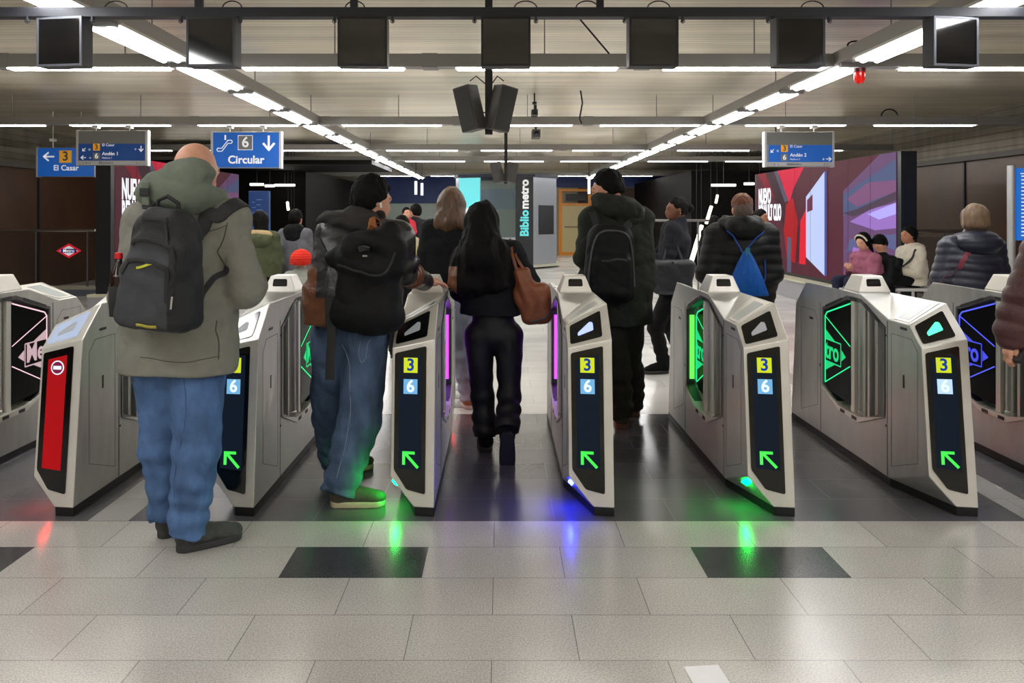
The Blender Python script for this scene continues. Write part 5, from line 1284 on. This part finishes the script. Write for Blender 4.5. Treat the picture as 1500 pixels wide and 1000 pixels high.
# 5. man in the dark green parka with black backpack ---------------------------------------------
J = stand(W(905,0,5.6).x, 5.6, 1.865)
J.update(look=V3((-.92,.36,-.30)), hc=W(889,276,5.6), nk=W(898,312,5.6), ch=W(902,350,5.58), wa=W(903,412,5.58), pe=W(905,455,5.6), shL=W(868,322,5.58), shR=W(936,322,5.6), elL=W(858,378,5.56), elR=W(944,392,5.6),
    hiL=W(896,468,5.58), hiR=W(922,468,5.62), knL=W(906,545,5.56), anL=W(911,606,5.53), knR=W(922,540,5.74), anR=W(927,592,5.85), ftL=V3((.1,1,0)), ftR=V3((.2,1,0)))
J['haL'] = J['elL']+V3((.05,.24,.02)); J['haR'] = J['elR']+V3((-.02,.16,-.16)); ground(J, 'L', 'R')
root, H, B = person(J, 'tall man in a dark green hooded parka looking down to the left', .008, SKIN)
DG = cloth('parka_dark_green', (34,37,31), noise=.2); 
g = garment_top(J, .03, W(0,477,5.5).z, 1.48, (.088,.082,.066), (.14,.14,.135), .098)
jk = arm_folds(g, J, .007, 6.1, 55); surf('parka', jk, .0075, DG, root)
nk = A3(J['nk'])
hd = uni([ell(nk+A3((.03,-.10,.03)), (.17,.10,.095), basis(0,0,.25)), ell(nk+A3((-.08,-.02,.09)), (.085,.11,.055), basis(0,0,.4)), ell(nk+A3((.07,-.06,.0)), (.13,.11,.11)), ell(nk+A3((0,.05,.05)), (.12,.10,.06))], .05)
hd = folds(hd, .006, (14,12,18), 8.7); surf('hood', hd, .0075, DG, root)
surf('dark_trousers', leg_folds(garment_legs(J, (.10,.085,.08), .05), J, .008, 2.5, 60), .0085, cloth('trousers_dark_olive', (40,38,33)), root)
hair_short(J, root, H, B, .0065, H_BLACK, .014, .06, .018, rough=.006, fr=90); face(J, root, H, B)
for q in 'LR': shoe(J, q, root, .007, mat('shoe_brown_grey', (70,56,48), .8), mat('sole_rust', (110,70,56), .7), .29)
MB().box((-.012,-.004,-.012),(.012,.004,.012), Matrix.Translation(W(859,337,5.50)-root.location)).obj('sleeve_patch', WHITEP, root)
bl = W(894,380,5.32); bp = bag_empty('backpack', bl, 'black round topped backpack worn by the tall man in the dark green parka', 'backpack')
c = A3(bl); Bb = basis(-.1, 0, .03); Q = lambda x, y, z: c+Bb[0]*x+Bb[1]*y+Bb[2]*z
bg = uni([rbox(Q(0,.02,-.03), (.175,.09,.27), Bb, .09, .12), rbox(Q(0,-.06,-.11), (.13,.05,.15), Bb, .05)], .03); bg = folds(bg, .004, (14,14,14), 3.)
surf('bag_shell', bg, .007, BLKN, bp)
ribbon('zip_line', bg, [Q(-.17,-.06,-.18), Q(-.165,-.06,.02), Q(-.12,-.08,.17), Q(0,-.08,.22), Q(.12,-.08,.17), Q(.165,-.06,.02), Q(.17,-.06,-.18)], .014, .008, mat('piping_grey', (60,60,64), .5), bp)
ribbon('pocket_zip', bg, [Q(-.10,-.2,.0), Q(0,-.2,.025), Q(.10,-.2,.0)], .014, .006, STR, bp)
ribbon('shoulder_strap', uni([jk, hd], .01), [Q(.11,.03,.20), W(926,320,5.45), W(930,312,5.55)], .05, .01, STR, bp)
ribbon('shoulder_strap', uni([jk, hd], .01), [Q(-.11,.03,.20), W(872,322,5.42), W(868,312,5.5)], .05, .01, STR, bp)

# 6. woman in profile ---------------------------------------------------------------------------
J = stand(W(984,0,7.5).x, 7.5, 1.70, -1.45)
J.update(look=V3((-1,-.05,-.05)), hc=W(991,306,7.5), nk=W(996,328,7.5), ch=W(988,355,7.5), wa=W(984,392,7.5), pe=W(982,425,7.5), knL=W(960,478,7.38), anL=W(973,534,7.42), knR=W(982,478,7.65), anR=W(998,524,7.8), hiL=W(980,436,7.42), hiR=W(984,436,7.58), ftL=V3((-1,-.15,0)), ftR=V3((-1,.1,0)))
J['elL'] = W(976,385,7.25); J['haL'] = W(966,378,7.2)+V3((-.1,.1,.02)); J['elR'] = W(968,380,7.7); J['haR'] = J['elR']+V3((-.2,0,.1)); ground(J, 'L', 'R')
root, H, B = person(J, 'young woman in profile facing left with hair in a bun and a dark blue coat', .009, SKIN3)
g = garment_top(J, .02, W(0,430,7.5).z, 1.35, (.078,.072,.058), (.13,.125,.135), .085)
surf('dark_coat', arm_folds(g, J, .006, 7.3, 55), .009, cloth('coat_midnight', (28,30,38)), root)
surf('black_trousers', leg_folds(garment_legs(J, (.095,.078,.062), .045), J, .005, 4.5, 60), .009, BLK, root)
hair_short(J, root, H, B, .007, H_BLACK, .006, .06, .03); face(J, root, H, B)
bun = surf('hair_bun', disp(ell(H(0,-.125,.0), (.045,.048,.045), B), lambda P: .004*nz(P, (80,80,80), 0.)), .007, H_BLACK, root)
MB().lathe(tuple(H(-.088,-.012,-.045)-A3(root.location)), [(0,-.012),(.011,0),(0,.012)], 10).obj('earring', mat('gold', (220,180,90), .2, 1), root)
MB().tube([tuple(H(-.07,.03,-.19)-A3(root.location)+A3((-.06,-.03,-.02*i))) for i in range(2)], .02, 8).obj('scarf_end', mat('scarf_white', (200,200,200), .8), root, smooth=True)
for q in 'LR': shoe(J, q, root, .008, BLK, SOLE_B, .25)
bl = W(985,404,7.17); bp = bag_empty('tote_bag', bl, 'wide dark grey tote bag on the arm of the woman in profile', 'handbag')
c = A3(bl); Bb = basis(0, 0, 0); Q = lambda x, y, z: c+Bb[0]*x+Bb[1]*y+Bb[2]*z
bg = folds(rbox(Q(0,0,-.01), (.195,.06,.165), Bb, .058, -.08), .007, (11,11,11), 1.)
surf('bag_body', bg, .008, mat('bag_grey_leather', (54,57,62), .5, bump=.2, bscale=80), bp)
ribbon('bag_strap', None, [Q(-.09,0,.14), W(979,356,7.28), W(985,340,7.4), W(990,356,7.28), Q(.10,0,.13)], .02, .006, STR, bp)
MB().box((-.02,-.07,.12),(.0,-.06,.135)).obj('bag_clasp', CHROME, bp)

# 7. ginger man with the blue drawstring bag -------------------------------------------------------
J = stand(W(1083,0,6.2).x, 6.2, 1.69, .0)
J.update(look=V3((.05,1,-.15)), hc=W(1087,307,6.2), nk=W(1085,332,6.2), shL=W(1050,345,6.2), shR=W(1122,345,6.2), elL=W(1036,400,6.15), elR=W(1130,400,6.15), ch=W(1085,365,6.2), wa=W(1085,410,6.2), pe=W(1085,445,6.2))
J['haL'] = J['elL']+V3((.12,.24,-.02)); J['haR'] = J['elR']+V3((-.12,.24,-.02))
root, H, B = person(J, 'man with short ginger hair in a black puffer jacket behind the right gates', .009, SKIN)
g = garment_top(J, .04, .62, 1.45, (.098,.092,.075), (.145,.15,.15), .10)
pf = lambda P: -.006*np.abs(np.sin((P[:,2]+.012*np.sin(P[:,0]*14))*PI/.075))+.004*nz(P, (18,18,24), 2.)
PUF = mat('puffer_black', (11,11,13), .6, spec=.3, bump=.15, bscale=80); jk = disp(g, pf); surf('puffer_jacket', jk, .0085, PUF, root)
nk = A3(J['nk']); hd = uni([cap(nk+A3((.12*math.cos(i*PI/4),.10*math.sin(i*PI/4)-.01,.02)), nk+A3((.12*math.cos((i+1)*PI/4),.10*math.sin((i+1)*PI/4)-.01,.02)), .06) for i in range(8)]+[ell(nk+A3((0,-.12,-.02)), (.15,.08,.10))], .04)
surf('puffer_hood', folds(hd, .006, (16,14,22), 2.7), .0085, PUF, root)
surf('trousers', garment_legs(J, (.095,.078,.07), .05), .010, BLK, root)
g = uni([ell(H(0,-.012,.045), (.083,.10,.088), B)], .01); g = cut(g, -B[2], H(0,0,.02), .01); g = cut(g, un(B[1]-B[2]*.5), H(0,.06,.02))
surf('hair_top', disp(g, lambda P: .009*nz(P, (70,70,40), 2.)), .0075, H_GING, root); hair_short(J, root, H, B, .008, H_FADE, .003, .07, .04, 'hair_sides', .001)
for q in 'LR': shoe(J, q, root, .012, BLK, SOLE_B)
bl = W(1094,395,5.93); bp = bag_empty('drawstring_bag', bl, 'bright blue drawstring bag on the back of the ginger haired man', 'backpack')
c = A3(bl)
def bagf(P):
    q = P-c; z = q[:,2]; t = np.clip((.155-z)/.36, 0, 1); w_ = .012+.165*t**.8; d = .02+.055*np.sin(t*2.4)
    k = np.sqrt((q[:,0]/w_)**2+(q[:,1]/d)**2); r = (k-1)*np.minimum(w_, d)*.8
    pl_ = .004*np.abs(np.sin(q[:,0]/w_*7))*(1-t*.4)
    return np.maximum(np.maximum(r+pl_, z-.16), -.20-z)
BLU = cloth('bag_blue', (14,84,168), .6, noise=.08); surf('bag_body', Fd(bagf, c-A3((.24,.12,.24)), c+A3((.24,.12,.24))), .0065, BLU, bp)
both = uni([jk, hd], .01); rp_ = mat('bag_cord_blue', (24,70,150), .7)
cord('bag_cord', both, [W(1094,371,5.9), W(1078,352,6.0), W(1060,338,6.05)], .007, rp_, bp); cord('bag_cord', both, [W(1094,371,5.9), W(1107,352,6.0), W(1117,338,6.05)], .007, rp_, bp)
cord('bag_cord', both, [W(1120,425,5.95), W(1124,405,6.0), W(1121,380,6.03)], .006, rp_, bp)
MB().box((-.016,-.03,.10),(.014,-.02,.17)).obj('bag_tag', mat('tag_teal', (20,110,140), .6), bp)

# 8. woman in the navy quilted coat -----------------------------------------------------------------
J = stand(W(1424,0,6.1).x, 6.1, 1.60, .15)
J.update(look=V3((.1,1,-.05)), hc=W(1427,321,6.1), nk=W(1424,350,6.1), shL=W(1392,362,6.1), shR=W(1454,362,6.1), elL=W(1378,410,6.08), elR=W(1467,410,6.08), ch=W(1422,385,6.1), wa=W(1421,425,6.1), pe=W(1421,455,6.1))
J['haL'] = J['elL']+V3((.1,.22,-.05)); J['haR'] = J['elR']+V3((-.1,.22,-.05))
root, H, B = person(J, 'woman with short light brown hair in a navy quilted coat behind the rightmost gate', .010, SKIN)
g = garment_top(J, .035, .62, 1.45, (.09,.085,.068), (.14,.145,.15), .095)
jk = disp(g, lambda P: -.006*np.abs(np.sin((P[:,2]+.01*np.sin(P[:,0]*12))*PI/.06))+.003*nz(P, (18,18,24), 2.)); NV = mat('puffer_navy', (30,34,50), .4, bump=.15, bscale=80)
surf('quilted_coat', jk, .0085, NV, root)
nk = A3(J['nk']); hd = uni([ell(nk+A3((0,-.10,-.03)), (.17,.09,.10)), ell(nk+A3((0,0,.0)), (.15,.13,.06))], .05)
surf('hood', disp(hd, lambda P: -.004*np.abs(np.sin(P[:,2]*PI/.05))), .0085, NV, root)
ht = uni([ell(H(0,-.015,.018), (.096,.108,.108), B), ell(H(0,-.03,-.05), (.095,.088,.055), B)], .03); ht = cut(ht, un(B[1]), H(0,.055,0))
surf('hair', disp(ht, lambda P: .010*np.abs(nz(P, (40,40,10), 1.))-.004), .0075, H_LBROWN, root)
surf('trousers', garment_legs(J, (.09,.075,.065), .05), .012, BLK, root)
for q in 'LR': shoe(J, q, root, .012, BLK, SOLE_B)
bp = bag_empty('crossbody_strap', W(1420,380,5.9), 'dark red crossbody strap lying across the navy quilted coat', 'bag strap')
ribbon('strap', jk, [W(1425,362,5.9), W(1415,378,5.9), W(1405,395,5.9)], .035, .008, mat('strap_red', (120,34,54), .6), bp)
ribbon('strap', jk, [W(1405,395,5.9), W(1385,410,5.9), W(1372,418,6.0)], .012, .006, mat('strap_wine', (60,24,44), .6), bp)

# 9. person at the right edge with the maroon sleeve --------------------------------------------------
J = stand(2.90, 3.68, 1.72, -1.3)
J.update(shL=W(1545,345,3.62), elL=W(1512,430,3.62), haL=W(1484,492,3.66), anL=V3((2.86,3.88,.088)), anR=V3((3.0,3.56,.088)), ftL=V3((-1,-.1,0)), ftR=V3((-1,.1,0)), knL=V3((2.88,3.82,.5)), knR=V3((2.98,3.6,.5)))
root, H, B = person(J, 'person in a maroon padded jacket entering the frame at the right edge', .0055, SKIN, {'L': (V3((-.28,0,-.95)), V3((.75,.35,-.2)), V3((-.25,-.95,.1)), .75, 1.05)})
MAR = mat('puffer_maroon', (72,38,40), .5, bump=.2, bscale=80)
g = garment_top(J, .03, .70, 1.4, (.105,.108,.085), (.14,.145,.15), .10, sleeve_end=.93)
surf('maroon_jacket', disp(arm_folds(g, J, .004, 1.1, 50), lambda P: -.008*np.abs(np.sin((P[:,2]+.25*P[:,0])*PI/.085))), .007, MAR, root)
surf('black_trousers', garment_legs(J, (.092,.078,.07), .05), .010, BLK, root); hair_short(J, root, H, B, .009, H_BROWN, .012)
for q in 'LR': shoe(J, q, root, .007, SHOE_B, SOLE_B)
p = W(1494,516,3.62); MB().box((-.012,-.035,-.05),(.03,.035,.03), Matrix.Translation(p) @ Matrix.Rotation(.5,4,'Y')).obj('phone', BLACKP, bev=.006)
tag(bpy.data.objects['phone'], 'black phone held in the hand at the right edge', 'phone')

# 10. people farther off -------------------------------------------------------------------------------
def simple(px, Y, top_py, th, label, coat, trs, hair, skin=SKIN, h=.014, hem=.78, long=False, thick=.02, over=None, puffy=False):
    x = W(px,0,Y).x; top = W(0,top_py,Y).z; J = stand(x, Y, top, th)
    if over: over(J)
    root, H, B = person(J, label, h, skin)
    g = garment_top(J, thick, hem, 1.42); surf('coat', arm_folds(g, J, .006, px*.1, 50), h, coat, root)
    surf('trousers', garment_legs(J), h, trs, root)
    if hair is not None:
        if long:
            ht = uni([ell(H(0,-.012,.02), (.092,.108,.108), B), cap(H(0,-.05,-.03), H(0,-.07,-.13), .075, .08)], .04); ht = cut(ht, un(B[1]-B[2]*.3), H(0,.05,0))
            surf('hair', disp(ht, lambda P: .005*nz(P, (50,50,20), 1.)), h*.8, hair, root)
        else: hair_short(J, root, H, B, h*.8, hair, .012)
    face(J, root, H, B)
    for q in 'LR': shoe(J, q, root, h, BLK, SOLE_B)
    return root, J, H, B
OLV = cloth('coat_olive', (74,80,56)); GRC = cloth('coat_grey', (98,98,104)); CRM = cloth('coat_cream', (196,182,156)); DGY = cloth('coat_dark_grey', (40,42,50))
root, J, H, B = simple(382, 9.0, 310, -.5, 'woman in an olive green hooded coat with dark hair tied up, seen far left', OLV, BLK, H_BLACK, hem=.80, thick=.03, long=True)
nk = A3(J['nk']); surf('hood_fur', folds(ell(nk+A3((0,-.06,.0)), (.15,.12,.055)), .006, (40,40,40), 1.), .014, cloth('fur_beige', (176,152,112)), root)
surf('hood', folds(ell(nk+A3((0,-.11,-.07)), (.17,.10,.10)), .006, (14,14,20), 1.), .014, OLV, root)
root, J, H, B = simple(432, 9.4, 307, .25, 'person in a grey coat with a black scarf walking away at left', GRC, BLK, H_BLACK, thick=.03, hem=.6)
nk = A3(J['nk']); surf('scarf', folds(uni([ell(nk+A3((0,-.03,.02)), (.13,.12,.08)), ell(nk+A3((.0,-.10,-.05)), (.10,.06,.09))], .04), .006, (20,20,20), 1.), .013, BLK, root)
p = V3((J['elL'][0]-.02, 9.15, .78)); bp = bag_empty('shopping_bag', p, 'pale grey bag hanging beside the person in the grey coat', 'bag')
surf('bag_body', folds(rbox(p, (.10,.06,.15), basis(), .04), .006, (14,14,14), 1.), .012, cloth('bag_pale_grey', (150,152,158)), bp); ribbon('handle', None, [p+V3((-.06,0,.13)), p+V3((0,0,.25)), p+V3((.06,0,.13))], .015, .006, STR, bp)
root, J, H, B = simple(440, 7.4, 372, .1, 'small child with a bright red knit hat and pale jacket beyond the gates', cloth('jacket_pale_green', (150,156,146)), BLK, None, hem=.5, thick=.03)
hg = cut(ell(H(0,-.01,.025), (.105,.118,.11), B), -B[2], H(0,0,-.045)); surf('red_hat', disp(hg, lambda P: .003*np.sin(P[:,2]*260)), .008, cloth('knit_red', (214,48,34)), root)
root, J, H, B = simple(588, 8.2, 316, .3, 'person in a cream coat partly hidden behind the man in the leather jacket', CRM, BLK, H_BLACK, thick=.05, hem=.8)
p = W(603,380,7.92); bp = bag_empty('tote_bag', p, 'yellow cloth bag carried by the person in the cream coat', 'bag')
surf('bag_body', folds(rbox(p, (.085,.06,.15), basis(), .05), .006, (14,14,14), 1.), .011, cloth('bag_yellow', (190,176,110)), bp); ribbon('handle', None, [p+V3((-.05,0,.13)), p+V3((-.03,.04,.27)), p+V3((.05,0,.13))], .015, .006, MATS['bag_yellow'], bp)
def carry(J): J['elL'] = J['shL']+V3((-.03,-.08,-.26)); J['haL'] = J['elL']+V3((-.04,.18,.12)); J['look'] = V3((-.7,.6,0))
root, J, H, B = simple(608, 12.6, 299, .0, 'man in dark clothes carrying a toddler far down the middle', DGY, BLK, H_BLACK, h=.018, over=carry)
t = W(596,0,12.45).x; tz = W(0,303,12.4).z
Jt = stand(t, 12.45, .95, 2.6); dz = tz-.95
for k in list(Jt):
    if k not in ('s','look') and k[:2] not in ('ft','fu'): Jt[k] = Jt[k]+V3((0,0,dz))
Jt['s'] = .80; Jt['hc'] = V3((t,12.42,tz-.10)); Jt['nk'] = V3((t,12.45,tz-.22)); Jt['ch'] = V3((t,12.45,tz-.33)); Jt['wa'] = V3((t,12.45,tz-.42)); Jt['pe'] = V3((t,12.45,tz-.5))
for q, g_ in (('L',1),('R',-1)):
    Jt['sh'+q] = V3((t+g_*.09,12.45,tz-.27)); Jt['el'+q] = V3((t+g_*.13,12.42,tz-.40)); Jt['ha'+q] = V3((t+g_*.10,12.34,tz-.46)); Jt['hi'+q] = V3((t+g_*.05,12.45,tz-.52)); Jt['kn'+q] = V3((t+g_*.09,12.34,tz-.60)); Jt['an'+q] = V3((t+g_*.07,12.34,tz-.80))
root = empty('person', V3((t,12.45,tz-.9)), 'toddler in a pink red jacket held in the arms of the far man', 'person')
b, H, B = body_mesh(Jt, root, .014, SKIN, None, .7)
surf('red_jacket', garment_top(Jt, .0, tz-.56, 1.3, (.055,.05,.04), (.10,.10,.10), .06), .014, cloth('jacket_pink_red', (206,60,76)), root)
surf('leggings', garment_legs(Jt, (.06,.05,.04), None), .014, BLK, root); hair_short(Jt, root, H, B, .012, H_BLACK, .008); face(Jt, root, H, B)
simple(1112, 10.6, 307, 2.4, 'dark haired man facing the camera beside the red edge of the right screen', DGY, BLK, H_BLACK, skin=SKIN2, h=.016)
simple(1046, 13.0, 316, .2, 'distant figure in black seen left of the ginger haired man', BLK, BLK, H_BLACK, h=.018)

# 11. three people on the bench ----------------------------------------------------------------------
YB_ = 10.35; SEAT = .56
r = empty('bench', (5.45,YB_,0), 'white slatted bench under the three seated people', 'bench')
bw_ = mat('bench_white', (200,200,198), .4)
MB().box((-.95,-.2,SEAT-.04),(.42,.24,SEAT)).obj('seat', bw_, r, bev=.006)
for x in (-.85,.0,.36): MB().tube([(x,-.16,0),(x,-.16,SEAT-.04)], .02, 8).tube([(x,.2,0),(x,.2,SEAT-.04)], .02, 8).box((x-.02,-.16,.0),(x+.02,.2,.03)).obj('leg', bw_, r)
def sit(px, head_py, th, label, coat, trs, hair, skin, look, long=False, lean=0.0, hood=None):
    x = W(px,0,YB_).x; hz = W(0,head_py,YB_).z; f = V3((math.sin(th),math.cos(th),0)); rr = V3((math.cos(th),-math.sin(th),0)); s = .95; J = stand(x, YB_, 1.68, th); b = V3((x,YB_,0)); u = V3((0,0,1))
    J['pe'] = b+u*(SEAT+.11); J['wa'] = b+u*(SEAT+.24)+f*lean*.3; J['ch'] = b+u*(hz-.36)+f*lean*.6; J['nk'] = b+u*(hz-.17)+f*lean; J['hc'] = b+u*hz+f*(lean+.03); J['look'] = V3(look)
    for q, g_ in (('L',-1),('R',1)):
        J['sh'+q] = b+rr*g_*.165+u*(hz-.23)+f*lean*.9; J['el'+q] = b+rr*g_*.2+u*(hz-.50)+f*(.06+lean); J['ha'+q] = b+rr*g_*.05+u*(SEAT+.24)+f*.28
        J['hi'+q] = b+rr*g_*.09+u*(SEAT+.10); J['kn'+q] = b+rr*g_*.11+u*(SEAT+.09)+f*.42; J['an'+q] = b+rr*g_*.11+u*.088+f*.40; J['ft'+q] = f
    root, H, B = person(J, label, .012, skin)
    g = garment_top(J, .025, SEAT+.03, 1.4, (.078,.072,.055)); surf('coat', arm_folds(g, J, .007, px*.1, 55), .012, coat, root)
    surf('trousers', garment_legs(J, (.085,.07,.06), .05), .013, trs, root)
    if long:
        ht = uni([ell(H(0,-.012,.02), (.09,.106,.106), B), cap(H(0,-.05,-.03), H(0,-.07,-.27), .07, .06)], .04); ht = cut(ht, un(B[1]-B[2]*.3), H(0,.05,0)); surf('hair', ht, .010, hair, root)
    else: hair_short(J, root, H, B, .010, hair, .014)
    face(J, root, H, B)
    for q in 'LR': shoe(J, q, root, .014, BLK, SOLE_B)
    if hood: nk = A3(J['nk']); surf('hood', folds(ell(nk+A3(-f*.06), (.13,.13,.07)), .006, (14,14,20), 1.), .012, hood, root)
    return root, J, H, B
root, J, H, B = sit(1272, 353, -1.9, 'girl with long black hair and a pale headband seated leftmost on the bench', cloth('jacket_pink', (150,88,108)), cloth('jeans_navy', (34,38,60)), H_BLACK, SKIN, (-.8,-.45,-.35), True, .06)
MB().tube([tuple(H(.088*math.cos(a),.035+.02*math.sin(a),.02+.09*math.sin(a))-A3(root.location)) for a in [i*PI/8 for i in range(9)]], .012, 6).obj('headband', mat('headband_cream', (206,196,176), .7), root, smooth=True)
root, J, H, B = sit(1298, 357, -1.9, 'child in a dark jacket and beanie looking down in the middle of the bench', BLKN, cloth('jeans_navy2', (30,40,66)), H_BLACK, SKIN, (-.75,-.3,-.7), False, .08)
root, J, H, B = sit(1336, 344, -1.75, 'man in a cream hooded jacket seated rightmost on the bench', cloth('jacket_offwhite', (206,198,180)), BLK, H_BLACK, SKIN2, (-1,-.15,-.02), False, .02, cloth('jacket_offwhite', (206,198,180)))
bp = bag_empty('crossbody_bag', W(1322,372,10.15), 'small dark crossbody bag over the cream jacket of the seated man', 'bag')
g = garment_top(J, .025, SEAT+.03, 1.4, (.078,.072,.055)); o = A3(bp.location)
ribbon('strap', g, [W(1334,358,10.1), W(1325,372,10.1), W(1317,384,10.1)], .03, .01, STR, bp); surf('bag_body', rbox(W(1316,386,10.10), (.05,.04,.075), basis(0,0,.3), .03), .010, BLKN, bp)
